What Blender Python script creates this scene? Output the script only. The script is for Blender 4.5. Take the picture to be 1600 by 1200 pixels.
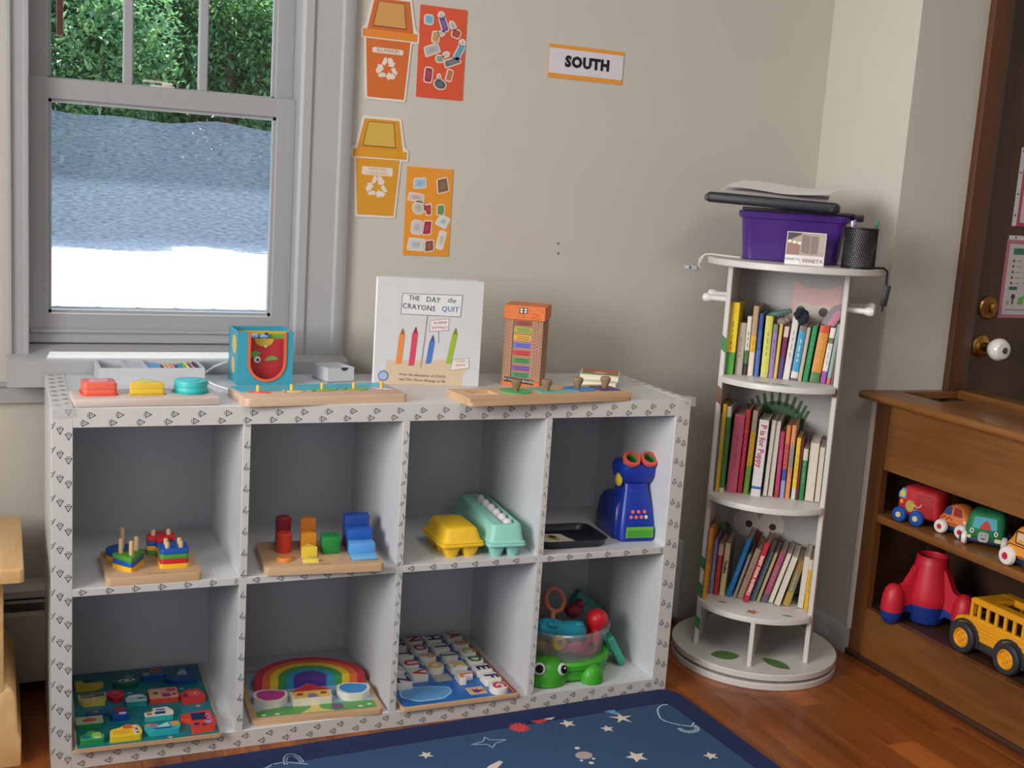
import bpy, bmesh, math, random
from math import sin, cos, pi, radians
from mathutils import Matrix, Vector, Euler

random.seed(7)
scene = bpy.context.scene
for _o in list(bpy.data.objects):
    bpy.data.objects.remove(_o)
COL = scene.collection

# ------------------------------------------------------------------ camera
cam_data = bpy.data.cameras.new('camera')
cam = bpy.data.objects.new('camera', cam_data)
COL.objects.link(cam)
_yaw, _pit, _rol = 0.417678729, 0.163788664, 0.0654313036
_f = Vector((sin(_yaw) * cos(_pit), cos(_yaw) * cos(_pit), -sin(_pit)))
_r = Vector((cos(_yaw), -sin(_yaw), 0))
_u = _r.cross(_f)
_r2 = cos(_rol) * _r + sin(_rol) * _u
_u2 = -sin(_rol) * _r + cos(_rol) * _u
_m = Matrix((_r2, _u2, -_f)).transposed().to_4x4()
_m.translation = Vector((-0.0852, -2.40272671, 1.24130956))
cam.matrix_world = _m
cam_data.sensor_fit = 'HORIZONTAL'
cam_data.sensor_width = 36.0
cam_data.lens = 1819.53555 / 1600.0 * 36.0
cam_data.clip_start = 0.05
cam_data.clip_end = 300
scene.camera = cam

# ------------------------------------------------------------------ view, sky, sun, large lights
vs = scene.view_settings
vs.view_transform = 'Standard'
vs.look = 'None'
vs.exposure = 0.9
vs.gamma = 1.0
vs.use_curve_mapping = False
scene.cycles.use_denoising = True
scene.cycles.max_bounces = 8
scene.cycles.diffuse_bounces = 4
scene.cycles.transparent_max_bounces = 24
scene.cycles.sample_clamp_indirect = 6.0
scene.cycles.caustics_reflective = False
scene.cycles.caustics_refractive = False

world = bpy.data.worlds.new('world')
scene.world = world
world.use_nodes = True
_nt = world.node_tree
_bg = _nt.nodes['Background']
_sky = _nt.nodes.new('ShaderNodeTexSky')
_sky.sky_type = 'NISHITA'
_sky.sun_disc = False
_sky.sun_elevation = radians(66)
_sky.sun_rotation = radians(10)
_nt.links.new(_sky.outputs['Color'], _bg.inputs['Color'])
_bg.inputs['Strength'].default_value = 0.16


def light(name, kind, loc, energy, color=(1, 1, 1), size=None, target=None, rot=None):
    d = bpy.data.lights.new(name, kind)
    d.energy = energy
    d.color = color
    if kind == 'AREA':
        d.shape = 'RECTANGLE'
        d.size, d.size_y = size
    o = bpy.data.objects.new(name, d)
    COL.objects.link(o)
    o.location = loc
    if target is not None:
        o.rotation_euler = (Vector(target) - Vector(loc)).to_track_quat('-Z', 'Y').to_euler()
    if rot is not None:
        o.rotation_euler = rot
    return o


SUN_E = 5.5
_sun = light('sun', 'SUN', (0, 10, 10), SUN_E, (1.0, 0.96, 0.88))
_sun.data.angle = radians(0.6)
_se, _sa = radians(66), radians(-8)
_sd = Vector((sin(_sa) * cos(_se), -cos(_sa) * cos(_se), -sin(_se)))
_sun.rotation_euler = _sd.to_track_quat('-Z', 'Y').to_euler()
# daylight from the other windows of the room (left side) and the ceiling fixture
light('daylight_side_window', 'AREA', (-1.8, -1.45, 1.6), 28, (1.0, 0.97, 0.94), (1.5, 1.2), target=(2.1, -1.0, 1.4)).data.spread = radians(112)
light('rear_fill_light', 'AREA', (-1.05, -4.15, 1.45), 8, (0.95, 0.98, 1.0), (1.6, 1.3), target=(0.6, 0.4, 0.7))  # fill light added behind the camera to brighten the shelf compartments
light('ceiling_fixture_light', 'AREA', (1.1, -1.6, 2.38), 8, (1.0, 0.96, 0.91), (0.9, 0.9), rot=(0, 0, 0))

# ------------------------------------------------------------------ materials
def lin(c):
    out = []
    for v in c[:3]:
        v = v / 255.0
        out.append(v / 12.92 if v <= 0.04045 else ((v + 0.055) / 1.055) ** 2.4)
    return (*out, 1.0)


_MC = {}


def mat(c, rough=0.5, name=None, spec=0.5, var=0.06, scale=30.0, bump=0.0, metal=0.0, trans=0.0, alpha=1.0, coat=0.0):
    """Plain procedural surface: a colour with slight noise variation."""
    key = (tuple(c), rough, spec, var, scale, bump, metal, trans, alpha, coat)
    if key in _MC:
        return _MC[key]
    m = bpy.data.materials.new(name or 'surface_%d_%d_%d' % tuple(int(x) for x in c[:3]))
    m.use_nodes = True
    nt = m.node_tree
    b = nt.nodes['Principled BSDF']
    b.inputs['Roughness'].default_value = rough
    b.inputs['Specular IOR Level'].default_value = spec
    b.inputs['Metallic'].default_value = metal
    b.inputs['Transmission Weight'].default_value = trans
    b.inputs['Alpha'].default_value = alpha
    b.inputs['Coat Weight'].default_value = coat
    L = lin(c)
    if var > 0:
        tc = nt.nodes.new('ShaderNodeTexCoord')
        nz = nt.nodes.new('ShaderNodeTexNoise')
        nz.inputs['Scale'].default_value = scale
        nz.inputs['Detail'].default_value = 3
        mx = nt.nodes.new('ShaderNodeMix')
        mx.data_type = 'RGBA'
        mx.inputs['A'].default_value = tuple(min(1, x * (1 - var)) for x in L[:3]) + (1,)
        mx.inputs['B'].default_value = tuple(min(1, x * (1 + var)) for x in L[:3]) + (1,)
        nt.links.new(tc.outputs['Object'], nz.inputs['Vector'])
        nt.links.new(nz.outputs['Fac'], mx.inputs['Factor'])
        nt.links.new(mx.outputs['Result'], b.inputs['Base Color'])
        if bump > 0:
            bp = nt.nodes.new('ShaderNodeBump')
            bp.inputs['Strength'].default_value = bump
            bp.inputs['Distance'].default_value = 0.002
            nt.links.new(nz.outputs['Fac'], bp.inputs['Height'])
            nt.links.new(bp.outputs['Normal'], b.inputs['Normal'])
    else:
        b.inputs['Base Color'].default_value = L
    _MC[key] = m
    return m


def wood(c1, c2, rough=0.45, axis='Y', scale=9.0, stretch=0.08, name='wood', coat=0.0, per_object=False, bump=0.05):
    key = ('w', tuple(c1), tuple(c2), rough, axis, scale, stretch, coat, per_object)
    if key in _MC:
        return _MC[key]
    m = bpy.data.materials.new(name)
    m.use_nodes = True
    nt = m.node_tree
    b = nt.nodes['Principled BSDF']
    b.inputs['Roughness'].default_value = rough
    b.inputs['Coat Weight'].default_value = coat
    b.inputs['Coat Roughness'].default_value = 0.15
    tc = nt.nodes.new('ShaderNodeTexCoord')
    mp = nt.nodes.new('ShaderNodeMapping')
    s = [1.0, 1.0, 1.0]
    s['XYZ'.index(axis)] = stretch
    mp.inputs['Scale'].default_value = s
    nt.links.new(tc.outputs['Object'], mp.inputs['Vector'])
    if per_object:
        oi = nt.nodes.new('ShaderNodeObjectInfo')
        ml = nt.nodes.new('ShaderNodeMath'); ml.operation = 'MULTIPLY'; ml.inputs[1].default_value = 37.0
        cb = nt.nodes.new('ShaderNodeCombineXYZ')
        nt.links.new(oi.outputs['Random'], ml.inputs[0])
        for i in range(3):
            nt.links.new(ml.outputs[0], cb.inputs[i])
        nt.links.new(cb.outputs[0], mp.inputs['Location'])
    n1 = nt.nodes.new('ShaderNodeTexNoise')
    n1.inputs['Scale'].default_value = scale
    n1.inputs['Detail'].default_value = 6
    n1.inputs['Distortion'].default_value = 0.6
    n2 = nt.nodes.new('ShaderNodeTexNoise')
    n2.inputs['Scale'].default_value = scale * 9
    n2.inputs['Detail'].default_value = 4
    nt.links.new(mp.outputs[0], n1.inputs['Vector'])
    nt.links.new(mp.outputs[0], n2.inputs['Vector'])
    ad = nt.nodes.new('ShaderNodeMath'); ad.operation = 'MULTIPLY_ADD'
    ad.inputs[1].default_value = 0.35
    nt.links.new(n2.outputs['Fac'], ad.inputs[0])
    nt.links.new(n1.outputs['Fac'], ad.inputs[2])
    rp = nt.nodes.new('ShaderNodeValToRGB')
    rp.color_ramp.elements[0].position = 0.45
    rp.color_ramp.elements[1].position = 0.9
    rp.color_ramp.elements[0].color = lin(c1)
    rp.color_ramp.elements[1].color = lin(c2)
    nt.links.new(ad.outputs[0], rp.inputs['Fac'])
    if per_object:
        hs = nt.nodes.new('ShaderNodeHueSaturation')
        mr = nt.nodes.new('ShaderNodeMapRange')
        mr.inputs['To Min'].default_value = 0.72
        mr.inputs['To Max'].default_value = 1.22
        nt.links.new(oi.outputs['Random'], mr.inputs['Value'])
        nt.links.new(mr.outputs[0], hs.inputs['Value'])
        nt.links.new(rp.outputs['Color'], hs.inputs['Color'])
        nt.links.new(hs.outputs['Color'], b.inputs['Base Color'])
    else:
        nt.links.new(rp.outputs['Color'], b.inputs['Base Color'])
    bp = nt.nodes.new('ShaderNodeBump')
    bp.inputs['Strength'].default_value = bump
    bp.inputs['Distance'].default_value = 0.002
    nt.links.new(ad.outputs[0], bp.inputs['Height'])
    nt.links.new(bp.outputs['Normal'], b.inputs['Normal'])
    _MC[key] = m
    return m


def mix_transparent(name, c, fac, rough=0.6, translucent=False, weave=None):
    """Partly see-through sheet (mesh, clear plastic, leaf)."""
    m = bpy.data.materials.new(name)
    m.use_nodes = True
    nt = m.node_tree
    out = nt.nodes['Material Output']
    nt.nodes.remove(nt.nodes['Principled BSDF'])
    tr = nt.nodes.new('ShaderNodeBsdfTransparent')
    df = nt.nodes.new('ShaderNodeBsdfDiffuse'); df.inputs['Color'].default_value = lin(c)
    tl = nt.nodes.new('ShaderNodeBsdfTranslucent'); tl.inputs['Color'].default_value = lin(c)
    gl = nt.nodes.new('ShaderNodeBsdfGlossy'); gl.inputs['Roughness'].default_value = rough
    a = nt.nodes.new('ShaderNodeMixShader'); a.inputs[0].default_value = 0.5 if translucent else 0.0
    nt.links.new(df.outputs[0], a.inputs[1]); nt.links.new(tl.outputs[0], a.inputs[2])
    g = nt.nodes.new('ShaderNodeMixShader'); g.inputs[0].default_value = 0.0 if translucent else 0.25
    nt.links.new(a.outputs[0], g.inputs[1]); nt.links.new(gl.outputs[0], g.inputs[2])
    x = nt.nodes.new('ShaderNodeMixShader'); x.inputs[0].default_value = fac
    if weave:
        tc = nt.nodes.new('ShaderNodeTexCoord')
        mp = nt.nodes.new('ShaderNodeMapping'); mp.inputs['Scale'].default_value = weave
        nz = nt.nodes.new('ShaderNodeTexNoise'); nz.inputs['Scale'].default_value = 1.0; nz.inputs['Detail'].default_value = 5
        mr = nt.nodes.new('ShaderNodeMapRange')
        mr.inputs['From Min'].default_value = 0.3; mr.inputs['From Max'].default_value = 0.7
        mr.inputs['To Min'].default_value = fac * 0.55; mr.inputs['To Max'].default_value = min(1, fac * 1.4)
        nt.links.new(tc.outputs['Object'], mp.inputs['Vector']); nt.links.new(mp.outputs[0], nz.inputs['Vector'])
        nt.links.new(nz.outputs['Fac'], mr.inputs['Value']); nt.links.new(mr.outputs[0], x.inputs[0])
    nt.links.new(tr.outputs[0], x.inputs[1]); nt.links.new(g.outputs[0], x.inputs[2])
    nt.links.new(x.outputs[0], out.inputs['Surface'])
    return m


# ------------------------------------------------------------------ mesh helpers
class MB:
    def __init__(self):
        self.v, self.f, self.mi = [], [], []
        self.M = Matrix.Identity(4)

    def at(self, loc=(0, 0, 0), rot=(0, 0, 0), sc=(1, 1, 1)):
        self.M = Matrix.LocRotScale(Vector(loc), Euler(rot), Vector(sc))
        return self

    def raw(self, vs, fs, m=0):
        b = len(self.v)
        self.v += [tuple(self.M @ Vector(p)) for p in vs]
        for i, f in enumerate(fs):
            self.f.append([b + k for k in f])
            self.mi.append(m[i] if isinstance(m, list) else m)
        return self

    def box(self, x0, x1, y0, y1, z0, z1, m=0):
        vs = [(x, y, z) for z in (z0, z1) for y in (y0, y1) for x in (x0, x1)]
        fs = [(0, 2, 3, 1), (4, 5, 7, 6), (0, 1, 5, 4), (2, 6, 7, 3), (0, 4, 6, 2), (1, 3, 7, 5)]
        return self.raw(vs, fs, m)

    def loft(self, rings, m=0, caps=True, mcap=None, closed=True):
        n = len(rings[0])
        vs = [p for r in rings for p in r]
        fs, ms = [], []
        for k in range(len(rings) - 1):
            mk = m[k] if isinstance(m, list) else m
            for i in range(n if closed else n - 1):
                j = (i + 1) % n
                fs.append((k * n + i, k * n + j, (k + 1) * n + j, (k + 1) * n + i)); ms.append(mk)
        if caps:
            m0 = m[0] if isinstance(m, list) else m
            m1 = m[-1] if isinstance(m, list) else m
            fs.append(tuple(reversed(range(n)))); ms.append(m0)
            fs.append(tuple((len(rings) - 1) * n + i for i in range(n))); ms.append(m1 if mcap is None else mcap)
        return self.raw(vs, fs, ms)

    def prism(self, pts, z0, z1, m=0, mtop=None, c=0.0):
        """Extruded outline (counter-clockwise); c chamfers the upper edge."""
        r = [[(x, y, z0) for x, y in pts]]
        if c > 0:
            r.append([(x, y, z1 - c) for x, y in pts])
            r.append([(x, y, z1 - c * 0.3) for x, y in inset(pts, c * 0.3)])
            r.append([(x, y, z1) for x, y in inset(pts, c)])
        else:
            r.append([(x, y, z1) for x, y in pts])
        return self.loft(r, m, mcap=mtop)

    def rbox(self, x0, x1, y0, y1, z0, z1, r=0.005, seg=3, m=0, mtop=None):
        rings = []
        r = min(r, (x1 - x0) / 2.01, (y1 - y0) / 2.01, (z1 - z0) / 2.01)
        for k in range(seg + 1):
            a = pi / 2 * k / seg
            rings.append((r * (1 - sin(a)), z0 + r * (1 - cos(a))))
        rings += [(i, z1 - (z - z0)) for i, z in reversed(rings)]
        out = []
        for i, z in rings:
            out.append([(x, y, z) for x, y in rrect(x0 + i, x1 - i, y0 + i, y1 - i, max(r - i, r * 0.15), seg)])
        return self.loft(out, m, mcap=mtop)

    def lathe(self, prof, seg=20, m=0, c=(0, 0), a0=0.0, a1=2 * pi):
        full = abs(a1 - a0 - 2 * pi) < 1e-6
        n = seg if full else seg + 1
        rings = []
        hollow = prof[0][0] > 1e-4 and prof[-1][0] > 1e-4
        if hollow:
            prof = list(prof) + [prof[0]]
        for r, z in prof:
            rings.append([(c[0] + max(r, 1e-5) * cos(a0 + (a1 - a0) * i / seg), c[1] + max(r, 1e-5) * sin(a0 + (a1 - a0) * i / seg), z) for i in range(n)])
        return self.loft(rings, m, caps=full and not hollow, closed=full)

    def ball(self, c, r, seg=14, rings=8, m=0):
        rx, ry, rz = (r, r, r) if not hasattr(r, '__len__') else r
        rg = []
        for k in range(rings + 1):
            a = -pi / 2 + pi * k / rings
            rr = max(cos(a), 1e-4)
            rg.append([(c[0] + rx * rr * cos(2 * pi * i / seg), c[1] + ry * rr * sin(2 * pi * i / seg), c[2] + rz * sin(a)) for i in range(seg)])
        return self.loft(rg, m)

    def tube(self, pts, r, seg=8, m=0, closed=False):
        P = [Vector(p) for p in pts]
        n = len(P)
        rad = r if hasattr(r, '__len__') else [r] * n
        up = None
        rings = []
        for i in range(n):
            a = P[i - 1] if i > 0 or closed else P[i]
            b = P[(i + 1) % n] if i < n - 1 or closed else P[i]
            t = (b - a).normalized()
            if up is None:
                ref = Vector((0, 0, 1)) if abs(t.z) < 0.9 else Vector((1, 0, 0))
                up = (ref - ref.dot(t) * t).normalized()
            else:
                up = (up - up.dot(t) * t).normalized()
            s = t.cross(up)
            rings.append([tuple(P[i] + rad[i] * (cos(2 * pi * k / seg) * up + sin(2 * pi * k / seg) * s)) for k in range(seg)])
        if closed:
            rings.append(rings[0])
        return self.loft(rings, m, caps=not closed)

    def mesh(self, me, m=0):
        return self.raw([tuple(v.co) for v in me.vertices], [tuple(p.vertices) for p in me.polygons], m)

    def build(self, name, mats, parent=None, loc=(0, 0, 0), rot=(0, 0, 0), smooth=35, fix=True):
        me = bpy.data.meshes.new(name)
        me.from_pydata(self.v, [], self.f)
        if not isinstance(mats, (list, tuple)):
            mats = [mats]
        for x in mats:
            me.materials.append(x)
        for p, i in zip(me.polygons, self.mi):
            p.material_index = min(i, len(mats) - 1)
        if fix:
            bm = bmesh.new(); bm.from_mesh(me)
            bmesh.ops.recalc_face_normals(bm, faces=bm.faces)
            bm.to_mesh(me); bm.free()
        if smooth:
            me.shade_smooth()
            me.set_sharp_from_angle(angle=radians(smooth))
        return obj(name, me, parent, loc, rot)


def obj(name, me, parent=None, loc=(0, 0, 0), rot=(0, 0, 0)):
    o = bpy.data.objects.new(name, me)
    COL.objects.link(o)
    o.location = loc
    o.rotation_euler = rot
    if parent is not None:
        o.parent = parent
    return o


def tag(o, label=None, cat=None, group=None, kind=None):
    if label: o['label'] = label
    if cat: o['category'] = cat
    if group: o['group'] = group
    if kind: o['kind'] = kind
    return o


def thing(name, label, cat, loc=(0, 0, 0), rot=(0, 0, 0), group=None):
    return tag(obj(name, None, None, loc, rot), label, cat, group)


def struct(o, label=None, cat=None):
    o['kind'] = 'structure'
    if label: o['label'] = label
    if cat: o['category'] = cat
    return o


def inset(pts, d):
    n = len(pts)
    out = []
    ar = sum(pts[i][0] * pts[(i + 1) % n][1] - pts[(i + 1) % n][0] * pts[i][1] for i in range(n))
    sg = 1 if ar > 0 else -1
    for i in range(n):
        p, q, s = Vector(pts[i - 1]), Vector(pts[i]), Vector(pts[(i + 1) % n])
        a, b = (q - p), (s - q)
        if a.length < 1e-9 or b.length < 1e-9:
            out.append(tuple(q)); continue
        a.normalize(); b.normalize()
        na, nb = Vector((-a.y, a.x)) * sg, Vector((-b.y, b.x)) * sg
        h = na + nb
        k = h.length_squared
        if k < 1e-6:
            out.append(tuple(q)); continue
        h = h * (2.0 / k)
        if h.length > 2.5:
            h = h.normalized() * 2.5
        out.append(tuple(q + h * d))
    return out


def rrect(x0, x1, y0, y1, r, seg=4):
    r = min(r, (x1 - x0) / 2.001, (y1 - y0) / 2.001)
    out = []
    for cx, cy, a0 in ((x1 - r, y0 + r, -pi / 2), (x1 - r, y1 - r, 0), (x0 + r, y1 - r, pi / 2), (x0 + r, y0 + r, pi)):
        for k in range(seg + 1):
            a = a0 + pi / 2 * k / seg
            out.append((cx + r * cos(a), cy + r * sin(a)))
    return out


def rpoly(pts, r, seg=3):
    """Round the corners of a polygon (quadratic fillets)."""
    n = len(pts)
    out = []
    for i in range(n):
        p, q, s = Vector(pts[i - 1]), Vector(pts[i]), Vector(pts[(i + 1) % n])
        d1 = min(r, (p - q).length * 0.45); d2 = min(r, (s - q).length * 0.45)
        a = q + (p - q).normalized() * d1
        b = q + (s - q).normalized() * d2
        for k in range(seg + 1):
            t = k / seg
            out.append(tuple((1 - t) ** 2 * a + 2 * t * (1 - t) * q + t * t * b))
    return out


def ell(cx, cy, rx, ry=None, n=20, a0=0, a1=2 * pi):
    ry = rx if ry is None else ry
    full = abs(a1 - a0 - 2 * pi) < 1e-6
    k = n if full else n + 1
    return [(cx + rx * cos(a0 + (a1 - a0) * i / n), cy + ry * sin(a0 + (a1 - a0) * i / n)) for i in range(k)]


def star(cx, cy, r, k=5, q=0.45, rot=0.0):
    return [(cx + (r if i % 2 == 0 else r * q) * cos(rot + pi * i / k), cy + (r if i % 2 == 0 else r * q) * sin(rot + pi * i / k)) for i in range(2 * k)]


_TX = {}


def text_mesh(s, size=1.0, ext=0.0, shear=0.0, space=1.0, bold=0.0):
    key = (s, size, ext, shear, space, bold)
    if key in _TX:
        return _TX[key]
    cu = bpy.data.curves.new('lettering', 'FONT')
    cu.body = s
    cu.size = size
    cu.extrude = ext
    cu.shear = shear
    cu.space_character = space
    cu.offset = bold
    cu.align_x = 'CENTER'
    cu.align_y = 'CENTER'
    cu.resolution_u = 2
    o = bpy.data.objects.new('lettering', cu)
    COL.objects.link(o)
    dg = bpy.context.evaluated_depsgraph_get()
    me = bpy.data.meshes.new_from_object(o.evaluated_get(dg))
    bpy.data.objects.remove(o)
    bpy.data.curves.remove(cu)
    _TX[key] = me
    return me


def lettering(s, size, c, parent, loc, rot=(0, 0, 0), ext=0.0002, name='lettering', shear=0.0, space=1.0, sx=1.0, bold=0.0):
    b = MB().at(sc=(sx, 1, 1)).mesh(text_mesh(s, size, ext, shear, space, bold))
    return b.build(name, mat(c, 0.6, var=0), parent, loc, rot, smooth=0, fix=False)


def scaled(pts, k):
    cx_ = sum(p[0] for p in pts) / len(pts); cy_ = sum(p[1] for p in pts) / len(pts)
    return [(cx_ + (x - cx_) * k, cy_ + (y - cy_) * k) for x, y in pts]


WALLROT = (pi / 2, 0, 0)   # local x -> right, local y -> up, local z -> out of the wall
WHITE = (236, 236, 236)
# ================================================================== SETTING
YW = 0.465          # face of the back wall
XJ = 2.13           # face of the side wall
YD = 0.10           # face of the wall with the door
ZC = 2.45
M_wall = mat((197, 193, 183), 0.75, 'wall_paint', var=0.03, scale=6, bump=0.0)
M_trim = mat((170, 171, 174), 0.38, 'trim_paint', var=0.02, scale=8)
M_ceil = mat((235, 232, 226), 0.9, 'ceiling_paint', var=0.02)
M_vinyl = mat((160, 161, 164), 0.4, 'window_vinyl', var=0.02)

# back wall with the window opening (x -.035...58, z .80..2.06)
OX0, OX1, OZ0, OZ1 = -0.034, 0.580, 0.80, 2.06
b = MB()
b.box(-2.3, OX0, YW, YW + 0.16, 0, ZC)
b.box(OX1, XJ + 0.02, YW, YW + 0.16, 0, ZC)
b.box(OX0, OX1, YW, YW + 0.16, 0, OZ0)
b.box(OX0, OX1, YW, YW + 0.16, OZ1, ZC)
wall_back = struct(b.build('wall_back', M_wall, smooth=0))
h = MB()
for hx, hz in ((1.297, 1.109), (1.299, 1.083)):
    h.at((hx, YW - 0.0003, hz), WALLROT).prism(ell(0, 0, 0.0035, n=10), 0, 0.0006)
h.build('screw_hole', mat((120, 112, 100), 0.9, var=0), wall_back, smooth=0)

b = MB().box(XJ, 2.362, YD, YW + 0.16, 0, ZC)
b.box(2.362, 3.40, YD, YD + 0.12, 2.08, ZC)
b.box(3.34, 4.2, YD, YD + 0.12, 0, ZC)
struct(b.build('wall_side', M_wall, smooth=0))
struct(MB().box(-2.3, -2.15, -4.3, YW, 0, ZC).build('wall_left', M_wall, smooth=0))
struct(MB().box(-2.3, 4.2, -4.45, -4.3, 0, ZC).build('wall_rear', M_wall, smooth=0))
struct(MB().box(4.2, 4.35, -4.3, YD, 0, ZC).build('wall_right', M_wall, smooth=0))
struct(MB().box(-2.3, 4.35, -4.45, YW + 0.16, ZC, ZC + 0.1).build('ceiling', M_ceil, smooth=0))

# wooden floor: planks run away from the camera
floor = struct(MB().box(-2.3, 4.35, -4.45, YW + 0.16, -0.06, -0.012).build('floor', mat((60, 34, 20), 0.8, 'floor_gap'), smooth=0))
M_floor = wood((108, 54, 18), (172, 98, 42), 0.33, 'Y', 14.0, 0.05, 'oak_floor', coat=0.15, per_object=True)
PW = 0.083
rnd = random.Random(3)
_plank_me = {}
ix = 0
x = -0.90
while x < 2.35:
    y = -2.30 - rnd.random() * 0.7
    while y < YW:
        ln = rnd.choice((0.62, 0.8, 0.95, 1.15))
        y1 = min(y + ln, YW)
        key = round(y1 - y, 3)
        if key not in _plank_me:
            L_ = y1 - y
            me = bpy.data.meshes.new('plank')
            q = MB()
            q.loft([[(x_, y_, -0.012) for x_, y_ in ((0, 0), (PW - .0008, 0), (PW - .0008, L_ - .0008), (0, L_ - .0008))],
                    [(x_, y_, -0.0006) for x_, y_ in ((0, 0), (PW - .0008, 0), (PW - .0008, L_ - .0008), (0, L_ - .0008))],
                    [(x_, y_, 0) for x_, y_ in ((.0006, .0006), (PW - .0014, .0006), (PW - .0014, L_ - .0014), (.0006, L_ - .0014))]])
            me.from_pydata(q.v, [], q.f)
            me.materials.append(M_floor)
            _plank_me[key] = me
        obj('plank', _plank_me[key], floor, (x, y, 0))
        y = y1
    x += PW
# the boards beyond those in view
bb = MB().box(-2.3, -0.90, -4.45, YW, -0.012, 0).box(-0.90, 2.36, -4.45, -3.0, -0.012, -0.001).box(2.40, 4.3, -4.45, YD, -0.012, 0)
tag(bb.build('far_planks', M_floor, floor, smooth=0), kind='stuff')

# baseboards on the side wall and the back wall
b = MB()
b.loft([[(XJ - 0.014, y, 0), (XJ, y, 0), (XJ, y, .072), (XJ - .005, y, .072), (XJ - .012, y, .060)] for y in (YD - 0.0, YW)])
struct(b.build('baseboard_side', M_trim))
b = MB()
b.loft([[(x, YW - 0.014, 0), (x, YW, 0), (x, YW, .072), (x, YW - .005, .072), (x, YW - .012, .060)] for x in (1.76, XJ)])
struct(b.build('baseboard_back', M_trim))
# pale corner strip on the outer wall corner
struct(MB().box(XJ - 0.004, XJ + 0.004, YD - 0.004, YD + 0.010, 0.072, 0.742).build('trim_1', mat((222, 220, 214), 0.5), smooth=0))

# ------------------------------------------------------------------ window
win = struct(obj('window_1', None))
CX0, CX1 = -0.078, 0.705
def casing(x0, x1, z0, z1, name, flip=1):
    q = MB()
    prof = [(0.0, 0.0), (0.0, 0.016), (0.10, 0.022), (0.22, 0.022), (0.26, 0.015), (0.74, 0.013), (0.8, 0.019), (0.95, 0.019), (1.0, 0.012), (1.0, 0.0)]
    if flip < 0:
        prof = [(1 - a, d) for a, d in reversed(prof)]
    q.loft([[(x0 + (x1 - x0) * a, YW - d, z) for a, d in prof] for z in (z0, z1)])
    return q.build(name, M_trim, win, smooth=30)
casing(CX0, OX0 + .004, OZ0, OZ1 + .1, 'casing')
casing(OX1 - .004, CX1, OZ0, OZ1 + .1, 'casing', -1)
MB().box(CX0 - .02, CX1 + .02, YW - .02, YW, OZ1, OZ1 + .1).build('head_casing', M_trim, win, smooth=0)
# stool (inner sill) and apron
q = MB()
q.loft([[(x, y, z) for y, z in ((YW - .070, .735), (YW + .07, .735), (YW + .07, .822), (YW + .03, .818), (YW - .01, .804), (YW - .058, .800), (YW - .070, .794))] for x in (CX0, CX1)])
q.build('stool', M_trim, win, smooth=30)
q = MB()
q.loft([[(x, y, z) for y, z in ((YW - .018, .690), (YW, .690), (YW, .736), (YW - .024, .736), (YW - .024, .730), (YW - .018, .724))] for x in (-.30, CX1 - .0)])
q.build('apron', M_trim, win, smooth=30)
# jamb liners
for x0, x1 in ((OX0, OX0 + .004), (OX1 - .004, OX1)):
    MB().box(x0, x1, YW + .002, YW + .15, OZ0, OZ1).build('jamb', M_vinyl, win, smooth=0)
MB().box(OX0, OX1, YW + .002, YW + .15, OZ1 - .02, OZ1).build('head_jamb', M_vinyl, win, smooth=0)
MB().box(OX0, OX1, YW + .07, YW + .16, OZ0, OZ0 + .03).build('outer_sill', M_vinyl, win, smooth=0)

M_glass = bpy.data.materials.new('window_glass')
M_glass.use_nodes = True
_g = M_glass.node_tree
_g.nodes.remove(_g.nodes['Principled BSDF'])
_t = _g.nodes.new('ShaderNodeBsdfTransparent'); _t.inputs['Color'].default_value = (0.93, 0.96, 0.96, 1)
_gl = _g.nodes.new('ShaderNodeBsdfGlossy'); _gl.inputs['Roughness'].default_value = 0.02
_mx = _g.nodes.new('ShaderNodeMixShader'); _mx.inputs[0].default_value = 0.05
_g.links.new(_t.outputs[0], _mx.inputs[1]); _g.links.new(_gl.outputs[0], _mx.inputs[2])
_g.links.new(_mx.outputs[0], _g.nodes['Material Output'].inputs['Surface'])


def sash(name, x0, x1, z0, z1, gx0, gx1, gz0, gz1, y0, y1):
    q = MB()
    q.rbox(x0, gx0, y0, y1, z0, z1, .002, 1)
    q.rbox(gx1, x1, y0, y1, z0, z1, .002, 1)
    q.rbox(gx0 - .008, gx1 + .008, y0 + .0002, y1 - .0002, z0, gz0, .002, 1)
    q.rbox(gx0 - .008, gx1 + .008, y0 + .0002, y1 - .0002, gz1, z1, .002, 1)
    # raised inner step round the glass
    s = .007
    for a in ((gx0, gx0 + s, gz0, gz1), (gx1 - s, gx1, gz0, gz1), (gx0, gx1, gz0, gz0 + s), (gx0, gx1, gz1 - s, gz1)):
        q.box(a[0], a[1], y0 + .008, y1 - .006, a[2], a[3])
    # shallow line on the frame
    o = q.build(name, M_vinyl, win, smooth=30)
    MB().box(gx0, gx1, (y0 + y1) / 2 - .002, (y0 + y1) / 2 + .002, gz0, gz1).build('pane', M_glass, o, smooth=0)
    return o
YS = YW + 0.035
lower = sash('lower_sash', OX0 + .003, OX1 - .003, .822, 1.427, .012, .530, .893, 1.381, YS, YS + .032)
MB().rbox(OX0 + .006, OX1 - .006, YS - .006, YS + .002, .846, .856, .002, 1).build('lift_rail', M_vinyl, lower)
upper = sash('upper_sash', OX0 + .003, OX1 - .003, 1.39, OZ1 - .02, .012, .532, 1.425, 1.98, YS + .036, YS + .066)
for mx_ in (.187, .359):
    MB().rbox(mx_ - .011, mx_ + .011, YS + .040, YS + .062, 1.425, 1.98, .003, 1).build('muntin', M_vinyl, upper)
q = MB()
q.rbox(.235, .290, YS + .006, YS + .028, 1.427, 1.432, .002, 1)
q.rbox(.262, .285, YS + .008, YS + .026, 1.432, 1.440, .002, 1)
q.at((.245, YS + .016, 1.437), (0, 0, .25)).rbox(-.028, .028, -.006, .006, 0, .005, .002, 1)
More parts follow.
